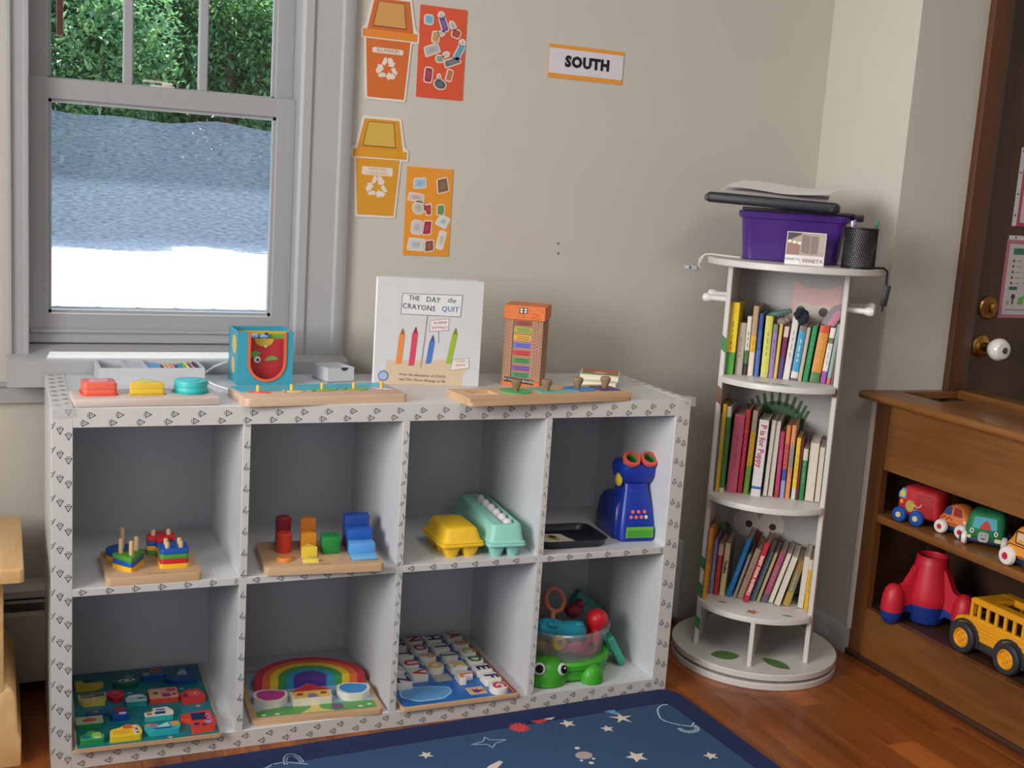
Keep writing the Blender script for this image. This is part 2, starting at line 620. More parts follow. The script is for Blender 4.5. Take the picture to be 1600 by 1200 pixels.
q.build('sash_lock', mat((214, 208, 198), .45), lower)
# insect screen outside the lower sash, its upper edge sagging in waves
M_screen = mix_transparent('screen_mesh', (176, 194, 226), 0.47, translucent=True, weave=(60, 60, 420))
q = MB()
n = 48
top, bot = [], []
for i in range(n + 1):
    a = i / n
    x_ = OX0 + .005 + (OX1 - OX0 - .01) * a
    zt = 1.357 + .004 * sin(a * 9 + 1.2) + .004 * sin(a * 17 + 2) - .003 * a
    top.append((x_, YS + .085, zt)); bot.append((x_, YS + .085, .845))
q.raw(top + bot, [(i, i + 1, n + 2 + i, n + 1 + i) for i in range(n)])
scr = q.build('insect_screen', M_screen, win, smooth=0, fix=False)
q = MB().box(OX0 + .005, OX1 - .005, YS + .080, YS + .092, .893, .899)
for k in range(6):
    q.box(.03 + k * .092, .040 + k * .092, YS + .078, YS + .094, .887, .899)
q.build('screen_bar', mat((190, 195, 205), .5), scr, smooth=0)

# ------------------------------------------------------------------ door in its frame
M_doorwood = wood((44, 27, 18), (80, 50, 32), .38, 'Z', 7, .07, 'dark_door_wood', coat=.2)
M_frame = wood((62, 35, 18), (100, 59, 31), .4, 'Z', 8, .06, 'door_frame_wood', coat=.2)
door = struct(obj('door_1', None))
MB().rbox(2.362, 2.432, YD - .022, YD + .02, .02, 2.10, .004, 2).build('door_casing', M_frame, door)
MB().rbox(3.30, 3.37, YD - .022, YD + .02, .02, 2.10, .004, 2).build('door_casing', M_frame, door)
MB().rbox(2.362, 3.37, YD - .022, YD + .02, 2.03, 2.10, .004, 2).build('head_casing', M_frame, door)
MB().box(2.425, 2.444, YD + .004, YD + .10, 0, 2.03).build('door_jamb', M_doorwood, door, smooth=0)
MB().box(2.436, 2.442, YD + .002, YD + .02, .02, 2.03).build('weather_strip', mat((18, 26, 34), .5), door, smooth=0)
slab = MB().box(2.446, 3.30, YD + .012, YD + .055, .01, 2.03)
slab.box(2.60, 3.16, YD + .008, YD + .014, .905, .915).box(2.56, 3.19, YD + .006, YD + .014, 1.93, 1.95)
slab = slab.build('door_leaf', M_doorwood, door, smooth=0)
M_brass = mat((190, 150, 80), .25, 'brass', metal=1.0, var=.05)
q = MB().at((2.506, YD + .012, 1.000), WALLROT)
q.lathe([(0, 0), (.034, 0), (.034, .004), (.030, .008), (.020, .009), (.012, .012), (0, .012)], 24)
q.at((2.506, YD + .0, 1.000), WALLROT).rbox(-.003, .003, -.014, .014, 0, .012, .002, 1)
q.build('deadbolt', mat((150, 112, 70), .3, 'aged_brass', metal=1.0, var=.1), slab)
q = MB().at((2.500, YD + .012, .888), WALLROT)
q.lathe([(0, 0), (.033, 0), (.033, .003), (.026, .009), (.014, .012), (.012, .030), (.016, .034), (.016, .040), (0, .040)], 24)
kn = q.build('knob_rose', M_brass, slab)
q = MB().at((2.500, YD - .026, .888), WALLROT)
q.lathe([(0, 0), (.016, 0), (.024, .008), (.031, .020), (.033, .030), (.031, .040), (.024, .048), (.010, .051), (0, .051)], 28)
q.build('door_knob', mat((226, 226, 222), .18, 'porcelain', coat=.6, var=.02), slab)
q = MB().at((2.500, YD - .076, .888), WALLROT).lathe([(0, 0), (.009, 0), (.009, .003), (.006, .004), (0, .004)], 16)
q.build('knob_button', mat((120, 110, 95), .3, metal=1.0), slab)

# ------------------------------------------------------------------ baseboard heater along the back wall
heat = thing('baseboard_heater', 'long white metal baseboard heater along the back wall behind the cube shelf', 'heater', (0, YW, 0))
M_heat = mat((205, 203, 200), .45, 'heater_enamel', var=.03)
HX0, HX1 = -1.3, 1.745
q = MB()
q.loft([[(x, y, z) for y, z in ((-.004, .04), (-.001, .04), (-.001, .262), (-.050, .262), (-.064, .252), (-.064, .236), (-.060, .236), (-.060, .248), (-.048, .256), (-.004, .256))] for x in (HX0, HX1)])
q.build('back_cover', M_heat, heat, smooth=30)
q = MB()
q.loft([[(x, y, z) for y, z in ((-.064, .03), (-.066, .03), (-.066, .192), (-.056, .200), (-.054, .198), (-.063, .190))] for x in (HX0, HX1)])
q.build('front_cover', M_heat, heat, smooth=30)
q = MB()
q.loft([[(x, y, z) for y, z in ((-.060, .222), (-.058, .228), (-.020, .214), (-.020, .210))] for x in (HX0, HX1)])
q.build('damper_vane', M_heat, heat, smooth=30)
q = MB().box(HX0, HX1, -.05, -.012, .10, .16)
q.build('fin_core', mat((40, 38, 40), .6), heat, smooth=0)
q = MB()
q.rbox(HX1 - .045, HX1 + .006, -.068, -.001, .03, .264, .012, 3)
q.build('end_cap', M_heat, heat)

# ------------------------------------------------------------------ outside: ground, trees, hanging rod
G = -0.35
M_ground = mat((205, 200, 190), .9, 'sunny_pavement', var=.08, scale=1.5)
struct(MB().box(-40, 40, YW + .4, 60, G - .2, G).build('ground_outside', M_ground, smooth=0))
M_grass = mat((120, 150, 80), .9, 'grass', var=.4, scale=60)
q = MB()
for i in range(2600):
    a, r = rnd.random() * 2 * pi, rnd.random() ** .5
    px, py = -.15 + .9 * r * cos(a), 7.6 + .55 * r * sin(a)
    hgt = .03 + .05 * rnd.random()
    dx, dy = rnd.uniform(-.03, .03), rnd.uniform(-.03, .03)
    q.raw([(px - .006, py, G), (px + .006, py, G), (px + dx, py + dy, G + hgt)], [(0, 1, 2)])
tag(q.build('grass_patch', M_grass, smooth=0, fix=False), 'small patch of sunlit grass on the pale ground outside the window', 'grass', kind='stuff')

M_bark = mat((84, 70, 56), .9, 'bark', var=.3, scale=20)


def leaf_mat():
    m = bpy.data.materials.new('leaf')
    m.use_nodes = True
    nt = m.node_tree
    out = nt.nodes['Material Output']
    nt.nodes.remove(nt.nodes['Principled BSDF'])
    tc = nt.nodes.new('ShaderNodeTexCoord')
    nz = nt.nodes.new('ShaderNodeTexNoise'); nz.inputs['Scale'].default_value = 2.2; nz.inputs['Detail'].default_value = 8
    nt.links.new(tc.outputs['Object'], nz.inputs['Vector'])
    rp = nt.nodes.new('ShaderNodeValToRGB')
    rp.color_ramp.elements[0].position = .32; rp.color_ramp.elements[0].color = lin((78, 148, 116))
    rp.color_ramp.elements[1].position = .70; rp.color_ramp.elements[1].color = lin((160, 206, 130))
    nt.links.new(nz.outputs['Fac'], rp.inputs['Fac'])
    df = nt.nodes.new('ShaderNodeBsdfDiffuse'); tl = nt.nodes.new('ShaderNodeBsdfTranslucent')
    gl = nt.nodes.new('ShaderNodeBsdfGlossy'); gl.inputs['Roughness'].default_value = .35
    nt.links.new(rp.outputs[0], df.inputs[0]); nt.links.new(rp.outputs[0], tl.inputs[0])
    a = nt.nodes.new('ShaderNodeMixShader'); a.inputs[0].default_value = .5
    nt.links.new(df.outputs[0], a.inputs[1]); nt.links.new(tl.outputs[0], a.inputs[2])
    g = nt.nodes.new('ShaderNodeMixShader'); g.inputs[0].default_value = .12
    nt.links.new(a.outputs[0], g.inputs[1]); nt.links.new(gl.outputs[0], g.inputs[2])
    nt.links.new(g.outputs[0], out.inputs['Surface'])
    return m


M_leaf = leaf_mat()


def crown_mesh(seed, n):
    r = random.Random(seed)
    blobs = [(r.uniform(-1.5, 1.5), r.uniform(-1.2, 1.0), r.uniform(1.2, 6.2), r.uniform(.8, 1.35)) for _ in range(26)]
    blobs += [(-1.7 + .49 * k, r.uniform(-.9, .4), r.uniform(.35, .9), r.uniform(.7, .95)) for k in range(8)]
    q = MB()
    for i in range(n):
        bx, by, bz, br = blobs[i % len(blobs)]
        d = Vector((r.gauss(0, 1), r.gauss(0, 1), r.gauss(0, 1))).normalized()
        p = Vector((bx, by, bz)) + d * br * (r.uniform(.55, 1.0))
        if p.z < .05:
            continue
        s = r.uniform(.05, .10)
        e = Matrix.Rotation(r.uniform(0, 6.28), 3, 'Z') @ Matrix.Rotation(r.gauss(.5, .5), 3, 'X')
        L = [Vector((0, -s, 0)), Vector((s * .55, -s * .1, .02)), Vector((0, s, -.01)), Vector((-s * .55, -s * .1, .02))]
        b0 = len(q.v)
        q.v += [tuple(p + e @ w) for w in L]
        q.f.append([b0, b0 + 1, b0 + 2, b0 + 3]); q.mi.append(0)
    me = bpy.data.meshes.new('foliage')
    me.from_pydata(q.v, [], q.f)
    me.materials.append(M_leaf)
    return me


_crowns = [crown_mesh(11, 24000), crown_mesh(23, 24000), crown_mesh(37, 24000)]
_tl = ['leafy green tree outside, behind the left panes of the window', 'leafy green tree outside, behind the middle panes of the window',
       'leafy green tree outside, behind the right panes of the window', 'leafy tree outside at the far left of the row, left of the window view',
       'leafy tree outside at the far right of the front row', 'tall tree outside in the second row, behind the gap left of centre',
       'tall tree outside in the second row, behind the gap right of centre', 'tall tree outside in the second row, farthest to the right']
for k, (tx, ty, rz, ci_, s_) in enumerate(((-.6, 26.2, 0, 0, 1), (2.0, 25.6, 1.2, 1, 1), (4.8, 26.0, 2.2, 2, 1), (-3.6, 26, 3.4, 1, 1), (7.6, 26.3, 4.1, 0, 1), (.6, 29, 5, 2, 1.35), (3.6, 29.4, .7, 0, 1.35), (6.6, 29, 2.7, 1, 1.35))):
    t = thing('tree', _tl[k], 'tree', (tx, ty, G), (0, 0, rz), 'trees behind the house')
    t.scale = (s_, s_, s_)
    q = MB().tube([(0, 0, 0), (.05, .02, 1.5), (-.05, 0, 3.2), (.05, .05, 5)], [.2, .16, .12, .05], 10)
    q.tube([(0, 0, 1.6), (.5, .2, 2.6), (.9, .4, 3.6)], [.09, .07, .03], 7).tube([(0, 0, 2.2), (-.5, -.2, 3.2), (-.9, -.3, 4.2)], [.08, .06, .03], 7)
    q.build('trunk', M_bark, t)
    tag(obj('foliage', _crowns[ci_], t), kind='stuff')
# unseen overhang added above the window, sized to keep direct sun to the sill
struct(MB().box(-2.5, 2.6, YW + .16, YW + .57, 2.22, 2.34).build('sun_block_overhang', M_trim, smooth=0))
# brown rod hanging outside the upper sash
rod = thing('hanging_rod', 'thin reddish brown rod hanging outside the upper left window pane', 'rod', (.051, YW + .40, 1.555))
MB().rbox(-.008, .008, -.008, .008, 0, .50, .003, 2).build('rod_body', mat((110, 62, 58), .6), rod)
MB().tube([(0, 0, .50), (0, 0, .666)], .002, 6).build('cord', mat((200, 200, 200), .7), rod)
# ================================================================== CUBE SHELF
W_, H_, T_, t_, D_ = 1.465, .765, .04, .016, .39
CI = (W_ - 2 * T_ - 3 * t_) / 4
XD = [T_ + CI, T_ + 2 * CI + t_, T_ + 3 * CI + 2 * t_]
ZM = T_ + (H_ - 2 * T_ - t_) / 2
ZA = ZM + t_          # upper side of the middle shelves
ZB = T_               # upper side of the bottom board
ZT = H_               # top
M_lam = mat((208, 210, 214), .28, 'white_laminate', var=.015, scale=5)
M_lam_in = M_lam
M_foam = mat((206, 204, 201), .6, 'foam_edge', var=.03, scale=60)
M_ink = mat((42, 42, 48), .7, 'print_ink', var=0)
shelf = thing('cube_shelf', 'white eight-compartment cube shelf with printed foam edging standing below the window', 'shelf')
MB().rbox(0, W_, 0, D_, H_ - T_, H_, .0015, 1).build('top_board', M_lam, shelf)
MB().rbox(0, W_, 0, D_, 0, T_, .0015, 1).build('bottom_board', M_lam, shelf)
pl = MB().rbox(0, T_, 0, D_, T_, H_ - T_, .001, 1).build('side_panel', M_lam, shelf)
pr = MB().rbox(W_ - T_, W_, 0, D_, T_, H_ - T_, .001, 1).build('side_panel', M_lam, shelf)
for x in XD:
    MB().box(x, x + t_, .001, D_ - .006, T_, H_ - T_).build('divider', M_lam, shelf, smooth=0)
for i in range(4):
    x0 = T_ + i * (CI + t_)
    MB().box(x0, x0 + CI, .001, D_ - .006, ZM, ZA).build('shelf_board', M_lam, shelf, smooth=0)
MB().box(T_, W_ - T_, D_ - .006, D_ - .001, T_, H_ - T_).build('back_panel', mat((200, 204, 210), .6, 'back_board', var=.02), shelf, smooth=0)


def mark(q, cx, cy, ang, inside, s=.0072):
    """Packaging symbol: a triangle outline with a dot and two bars behind it."""
    ca, sa = cos(ang), sin(ang)
    def P(a, b_):
        return (cx + a * ca - b_ * sa, cy + a * sa + b_ * ca)
    w = .0015
    tri = [(s, 0), (-s * .6, s * .85), (-s * .6, -s * .85)]
    segs = [(tri[i], tri[(i + 1) % 3]) for i in range(3)]
    segs += [((-s * 1.05, -s * .55), (-s * 1.05, s * .55))]
    for k, (a, b_) in enumerate(segs):
        ww = w if k < 3 else w * .75
        d = Vector((b_[0] - a[0], b_[1] - a[1])).normalized()
        n_ = Vector((-d.y, d.x)) * ww / 2
        e = d * (ww * .45 if k < 3 else 0)
        A, B = Vector(a) - e, Vector(b_) + e
        pts = [P(*(A + n_)), P(*(A - n_)), P(*(B - n_)), P(*(B + n_))]
        c = [(pts[0][0] + pts[2][0]) / 2, (pts[0][1] + pts[2][1]) / 2]
        if inside(*c) and all(inside(*p, .001) for p in pts):
            q.raw([(x, y, 0) for x, y in pts], [(0, 1, 2, 3)])
    if inside(cx, cy):
        q.raw([(x, y, 0) for x, y in [P(.0012 * cos(a) - .0008, .0012 * sin(a)) for a in [i * pi / 3 for i in range(6)]]], [tuple(range(6))])


def strip(w, h, rows, step, ang, loc, rot=WALLROT, th=.0018, thing_=None, along='x', label=None):
    """Foam strip w x h lying in local xy with a printed pattern; rows = [(offset across, phase)]."""
    o = MB().rbox(0, w, 0, h, 0, th, .0008, 1).build('foam_edge_strip', M_foam, thing_ or shelf, loc, rot)
    q = MB()
    def ins(x, y, e=0.0):
        return -e <= x - .0005 and x + .0005 <= w + e and -e <= y - .0005 and y + .0005 <= h + e
    L_ = w if along == 'x' else h
    n = int(L_ / step) + 2
    for off, ph in rows:
        for i in range(-1, n):
            a = ph + i * step
            if along == 'x':
                mark(q, a, off, ang, ins)
            else:
                mark(q, off, a, ang, ins)
    tag(q.build('printed_marks', M_ink, o, (0, 0, th + .0002), smooth=0, fix=False), kind='stuff')
    return o


e_ = .0
strip(W_ - 2 * T_, T_, [(.0245, .035), (.009, .022), (.040, .048)], .0535, 0, (T_, e_, H_ - T_))
strip(W_ - 2 * T_, T_, [(.0265, .035), (.011, .018), (.041, .052)], .0535, pi, (T_, e_, 0))
strip(T_, H_, [(.0165, .034), (.0320, .022), (.001, .046)], .049, -pi / 2, (0, e_, 0), along='y')
strip(T_, H_, [(.012, .034), (.0285, .026), (.043, .016)], .0525, pi / 2, (W_ - T_, e_, 0), along='y')
for k, x in enumerate(XD):
    strip(t_, H_ - 2 * T_, ([(.0095, .03)], [(.003, .03), (.0145, .045)], [(.006, .03), (.017, .045)])[k], .047, (pi / 2, pi * .75, -pi * .25)[k], (x, e_, T_), along='y')
for i in range(4):
    x0 = T_ + i * (CI + t_)
    strip(CI, t_, [(.0085, .02)], .052, (0, pi, pi, 0)[i], (x0, e_, ZM))
# strips folded over the two ends of the top
strip(T_, D_ - .01, [(.012, .02), (.030, .032)], .05, pi / 2, (0, .004, H_), (0, 0, 0), along='y')
strip(.022, D_ - .01, [(.011, .02)], .045, pi / 2, (W_ - .022, .004, H_), (0, 0, 0), along='y')
# crumpled clear tape on the two front corners
M_tape = mix_transparent('clear_tape', (235, 240, 245), .35, rough=.15)
for cx in (.018, W_ - .012):
    q = MB()
    n = 7
    g = []
    for i in range(n + 1):
        for j in range(6):
            a = j / 5
            yy = .03 - .034 * min(1, a * 1.6)
            zz = H_ + .0028 - (max(0, a - .62) * .05)
            g.append((cx - .022 + .044 * i / n, yy - .0022 - .0015 * rnd.random(), zz + .0035 * rnd.random() * (a < .7)))
    q.raw(g, [(i * 6 + j, (i + 1) * 6 + j, (i + 1) * 6 + j + 1, i * 6 + j + 1) for i in range(n) for j in range(5)])
    q.build('corner_tape', M_tape, shelf, smooth=60, fix=False)

# ================================================================== ON TOP OF THE SHELF
M_birch = wood((198, 166, 136), (220, 192, 164), .5, 'X', 14, .06, 'birch_wood')
M_pine = wood((188, 150, 112), (214, 180, 142), .5, 'X', 14, .06, 'pine_wood')
M_palewood = wood((196, 178, 168), (218, 204, 198), .5, 'X', 14, .06, 'pale_wood')
M_peg = wood((196, 160, 118), (224, 192, 150), .5, 'Z', 30, .1, 'peg_wood')

# shape board with three shallow stacks
t = thing('shape_board', 'pale shape board with red square, yellow triangle and teal circle pieces', 'toy', (.042, -.004, ZT), (0, 0, .045))
MB().rbox(0, .287, 0, .108, 0, .018, .004, 2).build('base_board', M_palewood, t)
def stacked(par, name, pts, ca, cb, cc, z0=.018):
    q = MB()
    q.prism(inset(pts, -.003), z0, z0 + .004, 0)
    q.prism(pts, z0 + .004, z0 + .013, 1, c=.001)
    q.prism(pts, z0 + .0134, z0 + .026, 1, c=.002)
    q.prism(scaled(pts, .55), z0 + .0262, z0 + .0272, 2)
    o = q.build(name, [mat(ca, .5), mat(cb, .45), mat(cc, .45)], par)
    return o
stacked(t, 'square_piece', rrect(.020, .085, .030, .090, .008), (214, 84, 58), (232, 104, 84), (236, 156, 150))
stacked(t, 'triangle_piece', rpoly([(.106, .030), (.180, .028), (.143, .092)], .010), (196, 160, 30), (224, 190, 62), (206, 214, 130))
stacked(t, 'circle_piece', ell(.236, .060, .034, n=28), (30, 160, 164), (62, 190, 190), (70, 196, 214))

# white divided tray with small coloured pieces
t = thing('tray_box', 'white open wooden box with dividers holding small coloured cards and sticks', 'box', (.105, .255, ZT))
M_wh = mat((196, 199, 204), .4, 'white_box_paint', var=.02)
q = MB()
q.box(0, .228, 0, .006, 0, .037).box(0, .228, .118, .124, 0, .037).box(0, .006, .006, .118, 0, .037).box(.222, .228, .006, .118, 0, .037).box(.006, .222, .006, .118, 0, .004)
q.build('box_body', M_wh, t, smooth=0)
for dx in (.056, .100):
    MB().box(dx, dx + .006, .006, .118, .004, .036).build('box_divider', M_wh, t, smooth=0)
MB().box(.062, .100, .010, .114, .004, .034).build('inner_lid', M_wh, t, smooth=0)
def card(label, c, x0, x1, y0, y1, z0, z1, rz=0, name='card', cat='card', grp=None):
    o = MB().rbox(-(x1 - x0) / 2, (x1 - x0) / 2, -(y1 - y0) / 2, (y1 - y0) / 2, 0, z1 - z0, .0015, 1).build(name, mat(c, .5))
    o.location = (.105 + (x0 + x1) / 2, .255 + (y0 + y1) / 2, ZT + z0)
    o.rotation_euler = (0, 0, rz)
    return tag(o, label, cat, grp)
card('flat grey card in the left bay of the white box', (140, 146, 158), .010, .050, .020, .110, .0045, .020)
card('flat light blue tile in the middle bay of the white box', (92, 170, 226), .109, .140, .012, .112, .0045, .030, name='tile', cat='tile')
card('small brick red block in the white box', (170, 72, 52), .146, .172, .012, .060, .0045, .026, .0, 'small_block', 'block')
for k, (c, nm) in enumerate((((236, 176, 150), 'peach'), ((226, 200, 120), 'straw yellow'), ((240, 150, 140), 'salmon'))):
    card('thin %s counting stick lying across the white box' % nm, c, .148 + .008 * k, .154 + .008 * k, .066, .114, .0045, .030, .05, 'counting_stick', 'stick', 'sticks in the white box')
for k, (c, nm) in enumerate((((60, 140, 200), 'blue'), ((100, 180, 110), 'green'), ((220, 214, 110), 'yellow'), ((70, 130, 70), 'dark green'), ((230, 140, 170), 'pink'), ((60, 50, 80), 'dark violet'))):
    card('thin %s counting stick standing at the right end of the white box' % nm, c, .180 + .0068 * k, .1856 + .0068 * k, .02, .110, .0045, .031 + .002 * (k % 3), 0, 'counting_stick', 'stick', 'sticks in the white box')

# turquoise feeding box with a pocket
t = thing('feeding_box', 'turquoise cardboard toy box with a red rounded front pocket, standing before the window', 'toy box', (.402, .238, ZT))
M_tq = mat((62, 158, 182), .45, 'turquoise_card', var=.03)
M_ylw = mat((214, 176, 60), .5)
BW, BD, BH = .127, .110, .123
q = MB()
u0, u1, ub = .028, .106, .052   # U cut-out in the front
ucut = [(u0, BH)] + [((u0 + u1) / 2 + (u1 - u0) / 2 * cos(a), ub + .039 * sin(a)) for a in [pi + pi * i / 14 for i in range(15)]] + [(u1, BH)]
front = [(0, 0), (BW, 0), (BW, BH)] + list(reversed(ucut)) + [(0, BH)]
q.at((0, 0, 0), WALLROT)
fr_pts = front
# front sheet split in three easy pieces round the cut
lft = [(0, 0), (u0, 0), (u0, BH), (0, BH)]
rgt = [(u1, 0), (BW, 0), (BW, BH), (u1, BH)]
mid = [(u0, 0), (u1, 0)] + [(u1, ub)] + [((u0 + u1) / 2 + (u1 - u0) / 2 * cos(a), ub + .039 * sin(a)) for a in [2 * pi - pi * i / 14 for i in range(1, 14)]] + [(u0, ub)]
for p in (lft, rgt, mid):
    q.prism(p, -.003, 0)
q.at().box(0, .003, .003, BD, 0, BH).box(BW - .003, BW, .003, BD, 0, BH).box(0, BW, BD - .003, BD, 0, BH).box(.003, BW - .003, .003, BD - .003, 0, .003)
q.build('box_body', M_tq, t, smooth=0)
q = MB().at((0, 0, 0), WALLROT)
cx = (u0 + u1) / 2
ring_o = [(u0 - .005, BH)] + [(cx + (u1 - u0 + .010) / 2 * cos(a), ub + .044 * sin(a)) for a in [pi + pi * i / 16 for i in range(17)]] + [(u1 + .005, BH)]
ring_i = [(u0 + .001, BH)] + [(cx + (u1 - u0 - .002) / 2 * cos(a), ub + .038 * sin(a)) for a in [pi + pi * i / 16 for i in range(17)]] + [(u1 - .001, BH)]
vs_ = [(x, y, .0) for x, y in ring_o] + [(x, y, .0) for x, y in ring_i] + [(x, y, .003) for x, y in ring_o] + [(x, y, .003) for x, y in ring_i]
n = len(ring_o)
fs_ = []
for i in range(n - 1):
    fs_ += [(2 * n + i, 2 * n + i + 1, 3 * n + i + 1, 3 * n + i), (i, i + 1, 2 * n + i + 1, 2 * n + i), (n + i, n + i + 1, 3 * n + i + 1, 3 * n + i)]
q.raw(vs_, fs_)
q.build('pocket_rim', mat((226, 104, 62), .5), t, smooth=0)
q = MB().at((0, .030, 0), WALLROT)
q.prism([(u0 - .015, .005), (u1 + .012, .005), (u1 + .012, .104), (u0 - .015, .104)], 0, .003)
pk = q.build('red_pocket', mat((196, 52, 58), .5), t, smooth=0)
q = MB().at((0, .0268, 0), WALLROT)
q.prism(rpoly([(.042, .104), (.047, .092), (.058, .086), (.073, .086), (.084, .093), (.088, .104)], .004), 0, .001)
q.build('mouth_print', M_ylw, pk, smooth=0)
q = MB().at((0, .0268, 0), WALLROT)
q.prism(ell(.046, .062, .016, .013, 16, .6, pi + .4), 0, .001, 0).prism(ell(.084, .052, .016, .012, 16, .3, pi), 0, .001, 0)
q.prism(ell(.050, .056, .008, n=14), .001, .0018, 1).prism(ell(.051, .055, .0032, n=10), .0018, .0024, 2)
q.prism(rpoly([(.064, .088), (.068, .083), (.072, .085), (.068, .090)], .001), .001, .0016, 1)
q.build('bird_print', [mat((110, 176, 84), .5), mat((232, 232, 226), .5), mat((30, 34, 44), .5)], pk, smooth=0)
q = MB().box(.003, BW - .003, .045, .048, .004, .112, 0).box(.003, BW - .003, .060, .063, .004, .118, 1)
q.build('inner_card', [mat((120, 172, 70), .5), mat((214, 180, 60), .5)], t, smooth=0)
q = MB().at((.046, .040, .108)).ball((0, 0, 0), (.010, .004, .007), 12, 6, 0).ball((.022, 0, -.001), (.011, .004, .006), 12, 6, 0).ball((.026, 0, .005), (.005, .003, .004), 10, 5, 1)
q.build('cloud_cutout', [mat((150, 190, 236), .5), mat((40, 50, 70), .5)], t)
q = MB().at((-.0003, 0, 0), (0, 0, 0)).raw([(0, .02 + .028 * cos(a) + .02, .090 + .022 * sin(a)) for a in [i * pi / 8 for i in range(16)]], [tuple(range(16))])
q.raw([(0, .05 + .022 * cos(a), .040 + .020 * sin(a)) for a in [i * pi / 8 for i in range(16)]], [tuple(range(16))])
q.build('side_print', mat((214, 190, 110), .5), t, smooth=0, fix=False)

# small white drawer-like box
t = thing('note_box', 'small white cardboard box with a dark finger notch, behind the peg puzzle', 'box', (.618, .257, ZT), (0, 0, .22))
q = MB().box(0, .070, 0, .080, 0, .004).box(0, .004, 0, .080, 0, .036).box(.066, .070, 0, .080, 0, .036).box(.004, .066, .076, .080, 0, .036).box(.004, .066, 0, .004, 0, .036).box(.004, .066, .004, .076, .028, .030)
q.build('box_body', M_wh, t, smooth=0)
q = MB().at((0, -.0002, 0), WALLROT).prism(ell(.044, .0362, .0095, .008, 10, pi, 2 * pi), 0, .0004)
q.build('finger_notch', mat((50, 48, 56), .8), t, smooth=0)

# peg puzzle with a turquoise sea stripe
t = thing('peg_puzzle', 'wooden peg puzzle with a turquoise back half and five tiny yellow pegs', 'puzzle', (.374, -.018, ZT), (0, 0, .09))
MB().prism(rrect(0, .366, 0, .148, .012), 0, .018, 0, c=.002).build('base_board', M_birch, t)
M_sea = mat((64, 184, 206), .35, 'sea_print', var=.12, scale=20)
q = MB().prism([(.010, .070), (.356, .076), (.356, .140), (.350, .146), (.012, .146), (.006, .140)], .0181, .0186)
q.build('sea_print', M_sea, t, smooth=0)
for k, (px, py, c, w_, h_, rz) in enumerate(((.045, .066, (226, 96, 88), .020, .007, -.5), (.120, .068, (232, 200, 120), .020, .010, -.2), (.192, .076, (120, 190, 80), .028, .012, .1), (.266, .076, (130, 180, 70), .026, .011, -.15), (.330, .070, (220, 190, 210), .022, .007, -.5))):
    pc = MB().at((px + .006, py - .006, .0186), (0, 0, rz)).prism(ell(0, 0, w_, h_, 16), 0, .0015).prism([(-w_ * .8, 0), (-w_ * 1.35, h_), (-w_ * 1.35, -h_)], 0, .0015).build('puzzle_piece', mat(c, .45), t, smooth=0)
    MB().at((px, py, .020)).lathe([(0, 0), (.0042, 0), (.0042, .011), (.0030, .014), (0, .014)], 10).build('peg', mat((224, 180, 74), .5), pc)

# white cord lying behind the toy box
q = MB().tube([(.400, .36, .8), (.370, .352, .79), (.345, .345, .775), (.335, .325, .7695), (.342, .28, .7685), (.352, .22, .7685), (.375, .16, .7685), (.386, .145, .7685)], .0025, 6)
tag(q.build('charging_cable', mat((238, 240, 244), .5)), 'thin white cord looping beside the turquoise toy box', 'cord')

# big square picture book, standing ajar
bk = thing('picture_book', 'large square white picture book with coloured sticks on its cover, standing upright on the shelf', 'book', (.727, .247, ZT), (0, 0, -.205))
M_cov = mat((204, 206, 208), .35, 'book_cover_white', var=.015)
BX, BZ = .257, .257
q = MB().rbox(0, BX, 0, .003, 0, BZ, .001, 1)
cover = q.build('front_cover', M_cov, bk)
MB().rbox(-.002, .004, .001, .020, 0, BZ, .002, 2).build('spine', mat((238, 238, 240), .35), bk)
MB().at((0, .018, 0), (0, 0, .17)).rbox(0, BX, 0, .003, 0, BZ, .001, 1).build('back_cover', M_cov, bk)
MB().at((0, .004, 0), (0, 0, .02)).box(.002, BX - .006, 0, .010, .004, BZ - .004).build('pages', mat((232, 228, 216), .8), bk, smooth=0)
pr_ = obj('cover_print', None, cover, (0, -.0001, 0), WALLROT)
def cp(u, v):   # crop coordinates of the cover (1260x1200 view) -> cover plane
    fx = (u - (110 - (v - 70) * .035)) / (1135 - 110 - (v - 70) * .012 + (v - 70) * .0)
    top = 70 + (u - 110) * .062
    fy = 1 - (v - top) / (1070 - 70 - (u - 110) * .0 - 20)
    return (max(.001, min(.999, fx)) * BX, max(.001, min(.999, fy)) * BZ)
def cpoly(pts, c, z, name):
    P = [cp(*p) for p in pts]
    if sum(P[i][0] * P[(i + 1) % len(P)][1] - P[(i + 1) % len(P)][0] * P[i][1] for i in range(len(P))) < 0:
        P.reverse()
    return MB().prism(P, 0, .0003).build(name, mat(c, .5, var=.08, scale=200), cover, (0, -.0001 - z, 0), WALLROT, smooth=0)
def cline(pts, c, w, z, name, closed=False):
    P = [cp(*p) for p in pts]
    q = MB()
    n = len(P)
    for i in range(n if closed else n - 1):
        a, b_ = Vector(P[i]), Vector(P[(i + 1) % n])
        d = (b_ - a).normalized(); nn = Vector((-d.y, d.x)) * w / 2
        q.raw([(*(a + nn), .0002), (*(a - nn), .0002), (*(b_ - nn), .0002), (*(b_ + nn), .0002)], [(0, 1, 2, 3)])
    return q.build(name, mat(c, .6, var=0), cover, (0, -.0001 - z, 0), WALLROT, smooth=0, fix=False)
bpy.data.objects.remove(pr_)
cpoly([(205, 832), (800, 850), (985, 930), (930, 985), (920, 1100), (85, 1068), (130, 1010), (190, 900)], (206, 186, 158), 0, 'brown_paper_print')
cpoly([(345, 225), (918, 255), (900, 452), (330, 410)], (218, 220, 222), 0, 'title_sign')
cline([(345, 225), (918, 255), (900, 452), (330, 410)], (110, 110, 122), .0014, .0004, 'sign_outline', True)
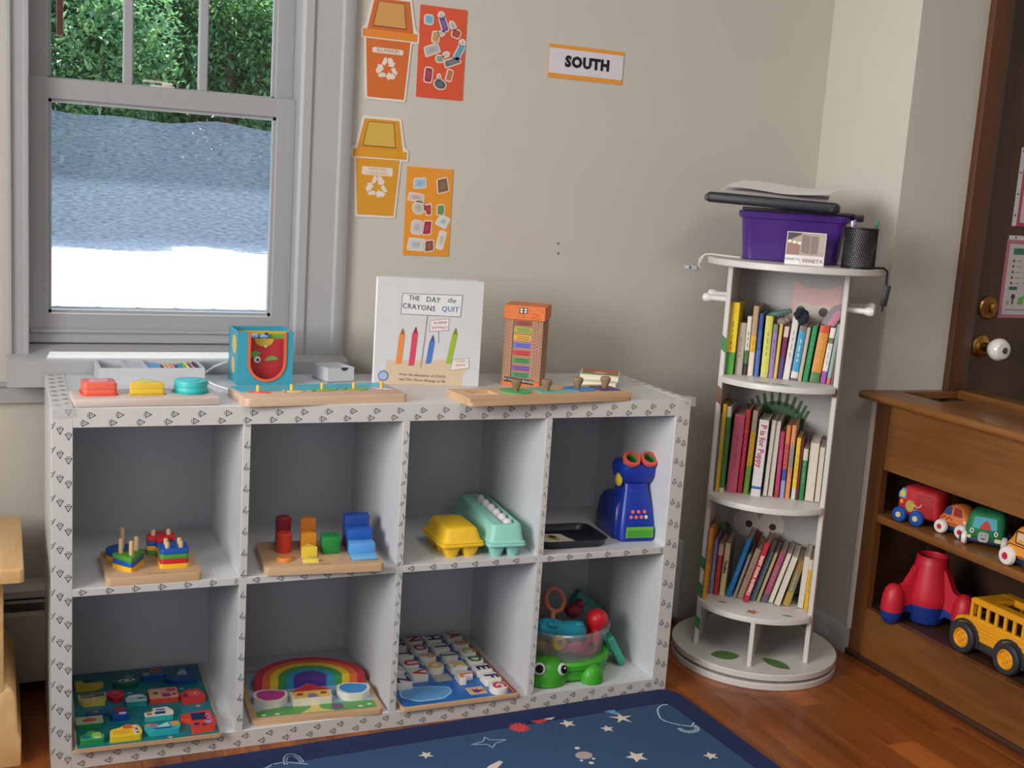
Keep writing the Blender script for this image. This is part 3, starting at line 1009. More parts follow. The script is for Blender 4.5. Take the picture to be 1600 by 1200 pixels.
cline([(585, 430), (560, 650), (525, 915)], (150, 140, 150), .0028, .0003, 'sign_pole')
cpoly([(612, 478), (792, 465), (786, 572), (606, 580)], (222, 218, 220), .0001, 'small_sign')
cline([(612, 478), (792, 465), (786, 572), (606, 580)], (150, 120, 120), .0010, .0005, 'small_sign_outline', True)
cline([(692, 575), (694, 690)], (130, 130, 150), .0016, .0003, 'small_sign_pole')
cpoly([(828, 850), (985, 835), (990, 930), (808, 945)], (222, 216, 212), .0006, 'lower_sign')
cline([(828, 850), (985, 835), (990, 930), (808, 945)], (160, 130, 130), .0010, .0009, 'lower_sign_outline', True)
# plain coloured sticks (stand-ins for the drawing on the cover)
for (u0_, v0_, u1_, v1_, w_, c) in ((312, 870, 345, 600, 54, (222, 138, 70)), (435, 890, 468, 590, 54, (206, 70, 96)), (597, 875, 632, 670, 52, (74, 118, 190)), (790, 880, 850, 610, 52, (150, 180, 60))):
    cpoly([(u0_ - w_ / 2, v0_), (u0_ + w_ / 2, v0_), (u1_ + w_ / 2, v1_), (u1_ - w_ / 2, v1_)], c, .0006, 'stick_print')
    k = .72
    cpoly([(u1_ - w_ * .4, v1_), (u1_ + w_ * .4, v1_), (u1_ + 12, v1_ - 55), (u1_ + 2, v1_ - 55)], tuple(x * k for x in c), .0006, 'stick_tip_print')
def cover_text(s, u, v, size, c, rz=-.05, sx=1.0, shear=0.0):
    x_, y_ = cp(u, v)
    q = MB().at((0, 0, 0), (0, 0, rz), (sx, 1, 1)).mesh(text_mesh(s, size, .0001, shear, 1.05))
    return q.build('lettering', mat(c, .6, var=0), cover, (x_, -.0012, y_), WALLROT, smooth=0, fix=False)
cover_text('THE', 455, 270, .0165, (60, 64, 90), -.05, .85)
cover_text('DAY', 636, 290, .0185, (50, 110, 60), -.05, .9)
cover_text('the', 812, 298, .0165, (70, 90, 130), -.05, .9, .3)
cover_text('CRAYONS', 500, 355, .0175, (58, 62, 96), -.06, .95)
cover_text('QUIT', 800, 380, .0180, (70, 110, 180), -.02, .95)
cover_text('by DREW', 705, 500, .0075, (190, 110, 110), .05)
cover_text('DAYWALT', 700, 545, .0075, (190, 110, 110), .05)
cover_text('OLIVER', 905, 865, .0068, (190, 110, 110), .07)
cover_text('JEFFERS', 908, 900, .0068, (190, 110, 110), .07)
cover_text('From the illustrator of STUCK', 540, 985, .0085, (120, 104, 84), -.03, 1.0, .25)
cover_text('and This Moose Belongs to Me', 540, 1030, .0085, (120, 104, 84), -.03, 1.0, .25)
cx_, cy_ = cp(170, 975)
q = MB().at((cx_, 0, cy_), WALLROT)
q.prism(ell(0, 0, .0125, n=28), .0009, .0011, 0).prism(ell(0, 0, .0098, n=28), .0011, .0013, 1).prism(ell(0, 0, .0085, n=28), .0013, .0015, 0).prism(star(0, 0, .0075, 8, .8), .0015, .0017, 1).prism(ell(0, 0, .004, n=16), .0017, .0019, 0).prism(ell(0, 0, .002, n=12), .0019, .0021, 1)
q.build('round_seal', [mat((62, 96, 170), .5), mat((222, 226, 234), .5)], cover, smooth=0)

# tower box of small books
t = thing('book_tower_box', 'tall dotted cardboard box with an orange lid and coloured bands, on the shelf top', 'box', (1.051, .224, ZT), (0, 0, -.58))
M_card = mat((168, 124, 96), .6, 'kraft_card', var=.06)
M_olid = mat((214, 112, 46), .5, 'orange_card', var=.08, scale=40)
CW, CD, CH = .096, .095, .168
MB().rbox(0, CW, 0, CD, .014, CH, .001, 1).build('box_body', [M_card], t)
MB().rbox(0, CW, 0, CD, 0, .014, .001, 1).build('orange_foot', M_olid, t)
ld = MB().rbox(-.004, CW + .004, -.004, CD + .004, CH - .002, CH + .033, .0012, 1).build('lid', M_olid, t)
q = MB().at((.035, -.0042, CH + .014), WALLROT).prism(rrect(0, .020, 0, .014, .002), 0, .0004, 0).prism(rrect(.002, .018, .002, .012, .001), .0004, .0006, 1).prism(rrect(.002, .018, .006, .008, .0005), .0006, .0008, 0).prism(rrect(.008, .012, .002, .012, .0005), .0006, .0008, 0)
q.build('lid_badge', [mat((40, 40, 50), .5), mat((226, 220, 206), .5)], ld, smooth=0)
q = MB()
for i in range(24):
    cxx = rnd.uniform(.002, CW - .002); 
    q.at((cxx, -.0042, CH + .002 + rnd.uniform(.0, .026)), WALLROT).prism(ell(0, 0, rnd.uniform(.004, .009), .0006, 6), 0, .0003)
q.build('lid_print', mat((170, 76, 32), .6), ld, smooth=0)
q = MB()
for i in range(5):
    for j in range(17):
        x_ = (.005, .012, .077, .084, .091)[i]
        z_ = .030 + j * .0085 + (.004 if i % 2 else 0)
        if z_ < CH - .004:
            q.at((x_, -.0003, z_), WALLROT).prism(ell(0, 0, .0014, n=8), 0, .0003)
        if i < 4:
            q.at((CW + .0001, .010 + i * .024, z_), (pi / 2, 0, pi / 2)).prism(ell(0, 0, .0014, n=8), 0, .0003)
tag(q.build('dot_print', mat((86, 74, 116), .6), t, smooth=0), kind='stuff')
bands = [((150, 70, 50), .157), ((150, 170, 60), .140), ((214, 160, 66), .121), ((96, 108, 190), .102), ((196, 58, 62), .083), ((70, 140, 84), .064), ((124, 84, 156), .045), ((70, 136, 96), .028)]
for c, z in bands:
    MB().at((0, -.0001, 0), WALLROT).prism([(.024, z - .006), (.068, z - .006), (.068, z + .007), (.024, z + .007)], 0, .0006).build('title_band', mat(c, .5), t, smooth=0)
    q = MB().at((0, -.0007, 0), WALLROT)
    for j in (-.0022, .003):
        q.prism([(.032, z + j - .0008), (.064, z + j - .0008), (.064, z + j + .0008), (.032, z + j + .0008)], 0, .0003)
    q.build('band_print', mat(tuple(x * .55 for x in c), .6), t, smooth=0)
q = MB().at((0, -.0001, 0), WALLROT)
q.prism([(.021, .022), (.0225, .022), (.0225, .163), (.021, .163)], 0, .0008)
q.build('window_edge', mat((70, 50, 44), .6), t, smooth=0)
MB().at((0, -.0001, 0), WALLROT).prism([(.006, .010), (.080, .006), (.080, .018), (.006, .022)], 0, .0012).build('black_band', mat((26, 26, 30), .5), t, smooth=0)
lettering('10 CHUNKY BOOKS', .0085, (228, 222, 212), t, (.043, -.0015, .0142), (pi / 2, .05, 0))

# geometric knob puzzle
t = thing('knob_puzzle', 'wooden shape puzzle board with four wooden knobs and one empty square hole', 'puzzle', (.862, -.048, ZT), (0, 0, .105))
kb = MB()
outer = rrect(0, .440, 0, .125, .012)
hole = [(.034, .040), (.094, .040), (.094, .098), (.034, .098)]
# board built as a base slab and a top layer with a real square hole
kb.prism(outer, 0, .010, 0)
for x0, x1, y0, y1 in ((.001, .034, .001, .124), (.094, .439, .001, .124), (.034, .094, .001, .040), (.034, .094, .098, .124)):
    kb.box(x0, x1, y0, y1, .010, .018)
kb.build('base_board', M_pine, t)
q = MB().prism([(.036, .042), (.092, .042), (.092, .096), (.036, .096)], .0101, .0105, 0)
q.prism(ell(.060, .070, .010, .006, 14), .0105, .0108, 1).prism(ell(.072, .060, .012, .005, 14), .0105, .0108, 2)
q.build('hole_print', [mat((226, 200, 190), .5), mat((120, 70, 90), .5), mat((220, 170, 180), .5)], t, smooth=0)
for nm, pts, c, kx, ky in (('circle_piece', ell(.152, .066, .038, n=28), (72, 176, 100), .152, .064), ('triangle_piece', [(.204, .034), (.290, .034), (.206, .098)], (92, 186, 178), .228, .054),
                          ('hexagon_piece', [(.285, .066), (.310, .036), (.360, .040), (.366, .080), (.332, .100), (.296, .090)], (44, 142, 208), .324, .068), ('square_piece', [(.372, .040), (.428, .036), (.428, .092), (.376, .096)], (70, 58, 128), .402, .066)):
    p_ = MB().prism(pts, .0181, .0205, 0, c=.0006).build(nm, mat(c, .4), t, smooth=20)
    MB().at((kx, ky, .0205)).lathe([(0, 0), (.0065, 0), (.0075, .006), (.0125, .018), (.0130, .023), (.0105, .0265), (0, .027)], 16).build('knob', wood((130, 104, 78), (160, 130, 100), .6, 'Z', 20, .2, 'knob_wood'), p_)

# two small board books
for k, (lab, cc, z0, rz, dx) in enumerate((('white board book at the bottom of the small pile on the shelf top', (220, 214, 196), 0, -.56, 0), ('board book with red and green cover on top of the small pile', (200, 206, 190), .0165, -.52, .002))):
    t = thing('board_book', lab, 'book', (1.296 + dx, .272, ZT + z0), (0, 0, rz), 'small pile of board books')
    MB().rbox(0, .098, -.085, 0, .0015, .0145, .001, 1).build('pages', mat((226, 218, 196), .8), t)
    MB().rbox(-.001, .100, -.087, .001, .0145, .016, .0005, 1).build('cover', mat(cc, .4), t)
    MB().rbox(-.001, .100, -.087, .001, 0, .0015, .0005, 1).build('back_cover', mat(cc, .4), t)
    if k == 1:
        q = MB().prism([(.004, -.083), (.096, -.083), (.096, -.045), (.004, -.040)], .0161, .0164, 0).prism([(.004, -.040), (.096, -.045), (.096, -.003), (.004, -.003)], .0161, .0164, 1)
        q.prism(ell(.05, -.052, .018, .010, 16), .0164, .0167, 2)
        q.build('cover_print', [mat((110, 140, 84), .5), mat((206, 84, 70), .5), mat((200, 196, 150), .5)], t, smooth=0)
t = thing('measuring_spoon', 'small grey metal spoon leaning against the little board books', 'spoon', (1.280, .215, ZT))
q = MB().at((0, 0, .011), (.5, .5, 0)).ball((0, 0, 0), (.011, .013, .004), 14, 8)
q.build('bowl', mat((130, 130, 136), .35, metal=.6), t)
MB().tube([(.006, .010, .012), (.016, .028, .006), (.026, .046, .004)], .002, 6).build('handle', mat((130, 130, 136), .35, metal=.6), t)
# ================================================================== UPPER COMPARTMENTS
RED, YEL, GRN, BLU = (198, 38, 48), (240, 184, 36), (76, 150, 56), (24, 86, 176)
def maker_print(par, x0, y0):
    q = MB()
    for k, w_ in enumerate((.004, .007, .003, .006, .005, .007, .003)):
        q.prism([(x0 + k * .007, y0), (x0 + k * .007 + w_ * .8, y0), (x0 + k * .007 + w_ * .8, y0 + .003), (x0 + k * .007, y0 + .003)], .0181, .0183)
    q.build('maker_print', mat((120, 84, 60), .6, var=0), par, smooth=0)


# geometric stacker
t = thing('peg_stacker', 'wooden peg stacker with four stacks of red, yellow, green and blue plates', 'toy', (.105, .0, ZA), (0, 0, .0))
MB().prism(rrect(0, .192, 0, .185, .010), 0, .018, 0, c=.002).build('base_board', M_pine, t)
maker_print(t, .075, .011)
def stack(pts, cols, pegs, z0=.018, th=.0105, pegh=.062):
    for k, c in enumerate(cols):
        MB().prism(pts, z0 + th * k, z0 + th * (k + 1) - .0004, 0, c=.0016).build('plate', mat(c, .4), t)
    for px, py in pegs:
        MB().at((px, py, z0)).lathe([(0, 0), (.0048, 0), (.0048, pegh - .003), (.0036, pegh - .0005), (0, pegh)], 12).build('peg', M_peg, t)
stack(rrect(.110, .170, .036, .090, .008), (YEL, RED, GRN, BLU), ((.126, .051), (.154, .051), (.126, .076), (.154, .076)), pegh=.055)
stack(rpoly([(.012, .074), (.052, .022), (.086, .092)], .014, 4), (YEL, BLU, GRN), ((.034, .070), (.053, .050), (.066, .080)), pegh=.062)
stack(ell(.042, .132, .034, n=26), (YEL, BLU), ((.042, .134),), pegh=.066)
_cross = [(.110, .128), (.128, .128), (.128, .112), (.152, .112), (.152, .128), (.170, .128), (.170, .154), (.152, .154), (.152, .170), (.128, .170), (.128, .154), (.110, .154)]
stack([(x - .016, y + .006) for x, y in rpoly(_cross, .005, 2)], (GRN, YEL, BLU, RED), ((.108, .147), (.140, .147)), pegh=.054)

# graduated block board
t = thing('block_board', 'wooden sorting board with red cylinders, orange prisms, a green cube and blue stepped blocks', 'toy', (.428, -.004, ZA), (0, 0, -.085))
MB().prism(rrect(0, .262, 0, .188, .010), 0, .018, 0, c=.002).build('base_board', M_pine, t)
maker_print(t, .098, .010)
q = MB().prism(ell(.048, .050, .021, n=24), .0182, .0186).prism([(.126, .036), (.168, .034), (.172, .056), (.130, .058)], .0182, .0186)
q.build('recess_print', wood((196, 156, 106), (214, 176, 128), .6, 'X', 14, .06, 'recess_wood'), t, smooth=0)
def rcyl(cx, cy, r, z1, c, nm):
    MB().at((cx, cy, .018)).lathe([(0, 0), (r, 0), (r, z1 - .003), (r - .003, z1), (0, z1)], 26).build(nm, mat(c, .45), t)
rcyl(.058, .158, .0175, .068, (150, 30, 52), 'tall_cylinder')
rcyl(.054, .112, .0175, .044, (214, 66, 50), 'short_cylinder')
rcyl(.048, .050, .0185, .008, (226, 140, 66), 'disc')
def tri3(cx, cy, w, h, z1, c, nm):
    MB().at((cx, cy, .018)).prism(rpoly([(-w / 2, -h / 2), (w / 2, -h / 2), (0, h / 2)], .004), 0, z1, 0, c=.0015).build(nm, mat(c, .45), t)
tri3(.112, .158, .038, .034, .066, (206, 122, 32), 'tall_prism')
tri3(.108, .118, .038, .034, .044, (224, 150, 44), 'mid_prism')
tri3(.104, .078, .038, .034, .024, (230, 200, 70), 'short_prism')
tri3(.102, .040, .038, .030, .008, (232, 212, 96), 'flat_prism')
MB().at((.156, .098, .018)).rbox(-.020, .020, -.020, .020, 0, .040, .003, 2).build('green_cube', mat((32, 136, 62), .45), t)
for k, (y0, z1, c) in enumerate(((.142, .074, (28, 70, 150)), (.106, .052, (30, 90, 178)), (.070, .030, (92, 158, 222)), (.038, .009, (110, 178, 228)))):
    MB().rbox(.194, .252 + .0, y0 - .014, y0 + .016, .018, .018 + z1, .003, 2).build('blue_block', mat(c, .45), t)

# egg cartons
def carton(name, label, c, w, l, ztop, loc, rz, ncup, opened=False):
    t = thing(name, label, 'egg carton', loc, (0, 0, rz))
    M_c = mat(c, .5, var=.05, scale=60, bump=.1)
    zr = .029
    for i in range(2):
        for j in range(ncup):
            cx = -w / 2 + w * (.27 + .46 * i); cy = (j + .5) * l / ncup
            q = MB()
            rg = []
            for z, s in ((0, .62), (.003, .68), (.020, .92), (zr, 1.0)):
                rg.append([(x, y, z) for x, y in rrect(cx - w * .215 * s, cx + w * .215 * s, cy - l / ncup * .46 * s, cy + l / ncup * .46 * s, .010, 3)])
            q.loft(rg).build('cup', M_c, t)
    q = MB()
    rg = []
    for z, e in ((zr - .003, .002), (zr - .001, .004), (zr + .0025, .004), (zr + .004, .002), (zr + .005, .002), (zr + .0075, .0025), (zr + .009, 0)):
        rg.append([(x, y, z) for x, y in rrect(-w / 2 - e, w / 2 + e, -e, l + e, .010, 4)])
    q.loft(rg).build('rim', M_c, t)
    zl = zr + .009
    s = .010
    if not opened:
        rg = []
        for z, e in ((zl, 0), (zl + .004, .003), (ztop - .006, s), (ztop - .002, s + .003), (ztop, s + .008)):
            rg.append([(x, y, z) for x, y in rrect(-w / 2 + e, w / 2 - e, e, l - e, .014, 4)])
        MB().loft(rg).build('lid', M_c, t)
    else:
        # lid with a long window cut in the top
        rr = []
        for z, e in ((zl, 0), (zl + .004, .002), (ztop - .005, s * .7), (ztop - .001, s * .7 + .002), (ztop, s * .7 + .005)):
            rr.append([(x, y, z) for x, y in rrect(-w / 2 + e, w / 2 - e, e, l - e, .012, 4)])
        ex_ = s * .7 + .005
        hx0, hx1, hy0, hy1 = -.010, .030, .022, l - .022
        rr.append([(min(max(x, hx0), hx1), min(max(y, hy0), hy1), ztop) for x, y, z in rr[-1]])
        rr.append([(x, y, ztop - .016) for x, y, z in rr[-1]])
        MB().loft(rr, caps=False).build('lid', M_c, t)
        MB().rbox(-w / 2 + .012, w / 2 - .012, .012, l - .012, zl, zl + .004, .002, 1).build('inner_floor', M_c, t)
    return t
carton('egg_carton', 'closed yellow plastic egg carton on the middle shelf', (238, 194, 40), .100, .140, .070, (.895, .022, ZA), .02, 3)
tc_ = carton('egg_carton', 'pale teal egg carton with an open lid full of white eggs', (146, 212, 198), .088, .300, .078, (.998, .004, ZA), -.075, 6, True)
M_egg = mat((226, 218, 228), .35, 'toy_egg', var=.02)
_eg = None
_ord = ('nearest', 'second', 'third', 'fourth', 'fifth', 'farthest')
for j in range(6):
    lx, ly = .012, .046 + j * .042
    wx = .998 + lx * cos(-.075) - ly * sin(-.075); wy = .004 + lx * sin(-.075) + ly * cos(-.075)
    if _eg is None:
        q = MB()
        prof = [(0, -.024), (.008, -.0225), (.014, -.017), (.0155, -.008), (.0155, 0), (.0135, .010), (.010, .018), (.005, .023), (0, .0245)]
        q.lathe(prof, 16)
        _eg = q.build('toy_egg', M_egg)
        e = _eg
    else:
        e = _eg.copy(); COL.objects.link(e)
    e.location = (wx, wy, ZA + .0585)
    tag(e, 'white toy egg standing %s in the row inside the teal carton' % _ord[j], 'egg', 'eggs in the teal carton')

# dark tray with picture cards
t = thing('shallow_tray', 'shallow black plastic tray with rounded corners on the right middle shelf', 'tray', (1.098, .030, ZA), (0, 0, -.03))
M_blk = mat((26, 30, 44), .35, 'black_plastic', var=.05)
q = MB()
o_ = []
for z, e in ((0, .010), (.004, .008), (.018, .002), (.020, 0), (.021, .001), (.021, .004), (.018, .005), (.006, .010), (.004, .013)):
    o_.append([(x, y, z) for x, y in rrect(e, .190 - e, e, .150 - e, .030 - e * .5, 5)])
q.loft(o_).build('tray_body', M_blk, t)
for k, (lab, dx, dy, rz, z, c) in enumerate((('plain white card lying in the black tray', .066, .052, .25, .0045, (222, 218, 214)), ('white picture card with a dark round print lying on top in the black tray', .060, .066, .05, .0075, (230, 224, 212)))):
    t = thing('picture_card', lab, 'card', (1.098 + dx, .03 + dy, ZA + z), (0, .06 * k, rz))
    MB().prism(rrect(-.046, .046, -.036, .036, .006), 0, .0022).build('card_body', mat(c, .5), t)
    if k:
        q = MB().prism(ell(.006, .004, .016, .022, 18), .0023, .0026, 0).prism(ell(.008, .010, .009, .012, 16), .0026, .0029, 1).prism(ell(-.018, .016, .012, .010, 14), .0023, .0026, 2)
        q.build('card_print', [mat((190, 172, 60), .5), mat((46, 44, 48), .5), mat((190, 120, 80), .5)], t, smooth=0)

# blue toy microscope
t = thing('toy_microscope', 'blue plastic toy microscope with two red-rimmed green eyepieces', 'toy', (1.380, .052, ZA), (0, 0, -.10))
M_mb = mat((22, 52, 158), .35, 'blue_plastic', var=.04)
M_mb2 = mat((22, 42, 120), .3, 'deep_blue_plastic', var=.04)
q = MB()
rg = []
for z, hw, y0, y1 in ((0, .047, .004, .125), (.004, .050, 0, .130), (.045, .049, .004, .128), (.090, .042, .016, .115), (.128, .034, .030, .100), (.142, .034, .034, .100), (.152, .042, .026, .104), (.165, .046, .020, .106), (.184, .047, .020, .106), (.194, .042, .026, .100), (.197, .034, .034, .092)):
    rg.append([(x, y, z) for x, y in rrect(-hw, hw, y0, y1, .014, 4)])
q.loft(rg).build('body', M_mb, t)
q = MB()
rg = []
for z, hw in ((.012, .036), (.016, .038), (.124, .026), (.130, .024)):
    yy = {.012: -.003, .016: -.0035, .124: .0245, .130: .027}[z]
    rg.append([(x, y, z) for x, y in rrect(-hw, hw, yy, yy + .02, .004, 2)])
q.loft(rg).build('front_panel', M_mb, t)
q = MB()
rg = []
for z, e in ((0, .006), (.004, .0), (.040, .0), (.080, .006), (.098, .016), (.104, .026)):
    rg.append([(x, y, z) for x, y in rrect(-.058 + e * .6, .01, .024 + e, .155 - e, .012, 4)])
q.loft(rg).build('lamp_house', M_mb2, t)
tilt = (.62, 0, 0)
for ex in (-.022, .026):
    e = MB().at((ex, .046, .186), tilt).lathe([(0, 0), (.019, 0), (.019, .022), (.017, .026), (.0145, .026), (.0140, .016), (0, .015)], 24).build('eyepiece', mat((64, 146, 60), .4), t)
    MB().at((ex, .046, .186), tilt).lathe([(.0150, .020), (.0225, .020), (.0235, .025), (.0225, .030), (.0160, .031), (.0150, .027)], 24).build('rim', mat((216, 84, 76), .4), e)
    MB().at((ex, .046, .186), tilt).lathe([(0, .016), (.0142, .0165), (.0142, .018), (0, .018)], 20).build('lens', mat((24, 70, 44), .15), e)
MB().at((-.042, .050, .150), (0, -pi / 2, 0)).lathe([(0, 0), (.017, 0), (.017, .004), (.012, .008), (0, .009)], 20).build('side_knob', mat((214, 186, 60), .4), t)
MB().at((.042, .050, .150), (0, pi / 2, 0)).lathe([(0, 0), (.017, 0), (.017, .004), (.012, .008), (0, .009)], 20).build('side_knob', mat((214, 186, 60), .4), t)
M_dotp = mat((226, 110, 118), .5)
for k in range(7):
    dx = (-.016, 0, .016, -.021, -.007, .007, .020)[k]; dz = .075 if k < 3 else .062
    yy = -.0035 + (dz - .016) / .108 * .028
    MB().at((dx, yy - .0002, dz), (pi / 2 - .26, 0, 0)).lathe([(0, 0), (.0048, 0), (.0046, .001), (.0026, .0012), (0, .0012)], 14).build('printed_dot', mat((206, 214, 170), .5) if k == 6 else M_dotp, t)
q = MB().at((0, -.0042, .012), (pi / 2 - .05, 0, 0)).prism(rrect(-.037, .037, 0, .028, .002), 0, .0015, 0)
gl_ = q.build('green_label', mat((104, 180, 72), .5), t, smooth=0)
MB().at((0, -.0058, .014), (pi / 2 - .05, 0, 0)).prism(rrect(-.033, .033, 0, .017, .001), 0, .0006).build('label_field', mat((70, 156, 52), .5), gl_, smooth=0)

# ================================================================== LOWER COMPARTMENTS
# vehicle and animal puzzle
t = thing('picture_puzzle', 'teal wooden puzzle with raised vehicle and animal pieces at the bottom left', 'puzzle', (.046, -.014, ZB), (0, 0, -.02))
MB().prism(rrect(0, .297, 0, .385, .006), 0, .008, 0).build('base_board', M_pine, t)
MB().prism(rrect(.004, .293, .004, .381, .004), .0081, .0090, 0).build('teal_print', mat((22, 118, 128), .35, 'teal_print', var=.15, scale=25), t, smooth=0)
def piece(name, cx, cy, outline, side, top, deco=(), rz=0, th=.012):
    q = MB().prism(outline, 0, th, 0, mtop=1)
    ms = [mat(side, .45), mat(top, .4)]
    for pts, c, lv in deco:
        ms.append(mat(c, .45))
        q.prism(pts, th + .0002 + lv * .0004, th + .0006 + lv * .0004, len(ms) - 1)
    o = q.build(name, ms, t, (cx, cy, .009), (0, 0, rz), smooth=25)
    o.scale = (.86, .86, 1)
    return o
def PP(x, y): return x - .046, y + .014
SPK = (232, 224, 214)
gx, gy = PP(.087, .285)
piece('giraffe_piece', gx, gy, rpoly([(-.036, -.022), (.010, -.022), (.034, -.008), (.034, .004), (.014, .000), (-.012, .004), (-.018, .020), (-.036, .022)], .004), (200, 180, 60), (206, 186, 70), [(ell(-.006, .010, .012, .008, 12), (40, 70, 120), 0)])
gx, gy = PP(.090, .208)
piece('zebra_piece', gx, gy, rpoly([(-.036, .020), (-.036, -.010), (-.024, -.028), (.028, -.028), (.030, -.016), (.006, -.010), (.034, .000), (.034, .024)], .004), (210, 190, 90), (206, 190, 120), [([(-.030, .012), (.028, .012), (.028, .018), (-.030, .018)], (60, 60, 90), 0), ([(-.030, -.002), (.002, -.002), (.002, .004), (-.030, .004)], (60, 60, 90), 0), ([(.004, -.002), (.030, .002), (.030, .010), (.004, .008)], (50, 80, 120), 0)])
gx, gy = PP(.092, .140)
piece('elephant_piece', gx, gy, rpoly([(-.020, -.012), (.030, -.014), (.034, .012), (.006, .014), (-.020, .010)], .006), (30, 70, 130), (40, 84, 140), [(ell(.002, 0, .006, .005, 10), (150, 160, 60), 0)], th=.007)
gx, gy = PP(.078, .092)
piece('picture_card_piece', gx, gy, rrect(-.032, .032, -.022, .022, .005), (30, 130, 80), (170, 190, 150), [(ell(0, 0, .017, .010, 18), (196, 90, 80), 0)])
gx, gy = PP(.080, .012)
piece('basket_piece', gx, gy, rpoly([(-.028, -.016), (.026, -.016), (.028, .010), (.008, .016), (.004, .034), (-.010, .034), (-.012, .018), (-.028, .012)], .005), (40, 140, 80), (70, 170, 90), [(ell(-.014, .000, .010, .008, 12), (30, 120, 150), 0), (rrect(.000, .020, -.004, .022, .005), (150, 200, 90), 0), (ell(.012, -.008, .010, .003, 10), (210, 220, 180), 1)])
gx, gy = PP(.166, .286)
piece('penguin_piece', gx, gy, rpoly([(-.034, -.018), (-.006, -.030), (.030, -.022), (.036, .010), (.016, .030), (-.014, .024), (-.034, .006)], .007), (20, 90, 70), (30, 110, 90), [(ell(.002, -.006, .022, .010, 14), (190, 214, 210), 0), (ell(-.008, -.008, .005, .004, 10), (30, 40, 60), 1), (ell(.012, -.006, .005, .004, 10), (30, 40, 60), 1), (ell(.010, .018, .012, .005, 10), (130, 170, 160), 0)])
gx, gy = PP(.140, .212)
piece('balloon_piece', gx, gy, rpoly([(-.020, .024), (.012, .026), (.022, .004), (.010, -.026), (-.006, -.030), (-.022, -.002)], .008), (170, 30, 50), (190, 44, 64), [(ell(-.002, .008, .010, .008, 12), (214, 90, 100), 0)])
gx, gy = PP(.180, .180)
piece('submarine_piece', gx, gy, rpoly([(-.026, -.022), (.026, -.024), (.028, .004), (.016, .022), (-.010, .022), (-.026, .006)], .007), (40, 140, 150), (170, 206, 206), [(rrect(.004, .024, -.006, .000, .001), (30, 50, 60), 0), (rrect(-.018, .012, .006, .016, .003), (210, 226, 226), 0)])
gx, gy = PP(.142, .118)
piece('tugboat_piece', gx, gy, rpoly([(-.020, -.026), (.022, -.024), (.018, .010), (.008, .032), (-.010, .026), (-.022, .006)], .005), (20, 70, 160), (36, 80, 160), [(rrect(-.012, .012, .004, .024, .003), (170, 40, 60), 0), (ell(.006, -.010, .010, .006, 10), (220, 220, 226), 0), (rrect(-.010, .000, -.002, .004, .001), (200, 60, 60), 1)])
gx, gy = PP(.148, .022)
piece('taxi_piece', gx, gy, rpoly([(-.040, -.028), (.034, -.028), (.038, -.004), (.030, .030), (-.002, .034), (-.012, .022), (-.036, .014)], .006), (222, 196, 40), (240, 206, 50), [(rrect(-.006, .028, .012, .030, .003), (214, 96, 44), 0), (rrect(-.030, .008, -.016, .006, .002), (236, 176, 40), 0), (ell(.024, .002, .008, .007, 12), SPK, 1), (ell(.025, -.016, .008, .007, 12), SPK, 1), (ell(.025, .002, .004, .004, 10), (30, 40, 70), 2), (ell(.026, -.016, .004, .004, 10), (30, 40, 70), 2), (ell(.022, .020, .007, .005, 12), SPK, 1)])
gx, gy = PP(.232, .316)
piece('train_piece', gx, gy, rpoly([(-.034, -.028), (.030, -.026), (.030, .010), (.016, .028), (-.010, .026), (-.014, .004), (-.034, .000)], .004), (30, 80, 160), (60, 100, 160), [(rrect(-.010, .020, -.006, .020, .003), (190, 110, 90), 0), (rrect(-.028, -.014, -.020, -.006, .002), (200, 180, 60), 0), (rrect(-.004, .014, .004, .008, .001), (140, 70, 60), 1)])
gx, gy = PP(.240, .190)
piece('house_piece', gx, gy, rrect(-.036, .038, -.030, .034, .005), (206, 66, 40), (214, 150, 130), [(rrect(-.002, .018, -.022, -.002, .002), (120, 60, 110), 0), (rrect(-.030, -.006, -.018, .026, .003), (206, 176, 150), 0), (rrect(.010, .034, .010, .026, .003), (190, 60, 60), 0), (ell(.028, -.010, .006, .005, 10), (90, 40, 50), 0), (rrect(-.024, -.012, -.006, .012, .002), (150, 90, 90), 1)])
gx, gy = PP(.222, .096)
piece('ferry_piece', gx, gy, rpoly([(-.036, -.022), (.034, -.022), (.036, .002), (.022, .028), (-.010, .024), (-.016, .008), (-.036, .004)], .004), (50, 170, 170), (226, 218, 200), [(rrect(-.010, .016, -.012, .002, .002), (40, 60, 110), 0), (rrect(-.030, -.018, -.014, .000, .002), (190, 130, 80), 0), (rrect(-.006, .016, .008, .018, .002), (80, 130, 160), 0)])
gx, gy = PP(.222, .022)
piece('sailboat_piece', gx, gy, rpoly([(-.044, .004), (-.030, -.018), (.040, -.016), (.046, .008), (.036, .026), (.012, .026), (-.006, .014), (-.020, .024), (-.040, .022)], .005), (44, 170, 180), (60, 176, 186), [(rpoly([(-.026, -.002), (.026, -.002), (.018, -.012), (-.016, -.010)], .002), (30, 100, 160), 0), ([(-.014, .001), (.018, .001), (.014, .022)], (196, 214, 220), 0), (rrect(.022, .042, .002, .024, .003), (220, 150, 80), 0), (ell(-.032, .016, .009, .007, 12), (226, 120, 110), 0), (ell(-.018, .016, .008, .006, 12), (220, 90, 90), 0)])
gx, gy = PP(.292, .286)
piece('robot_piece', gx, gy, rpoly([(-.042, -.024), (-.016, -.040), (.038, -.036), (.040, .018), (.020, .044), (-.010, .042), (-.014, .010), (-.042, .006)], .005), (16, 60, 120), (22, 76, 140), [(rrect(-.010, .014, -.004, .018, .002), (180, 200, 206), 0), (rrect(-.002, .012, .018, .034, .002), (200, 214, 214), 0), (rrect(.000, .010, .022, .026, .001), (40, 60, 90), 1), (rrect(-.004, .008, .000, .006, .001), (120, 140, 150), 1)])
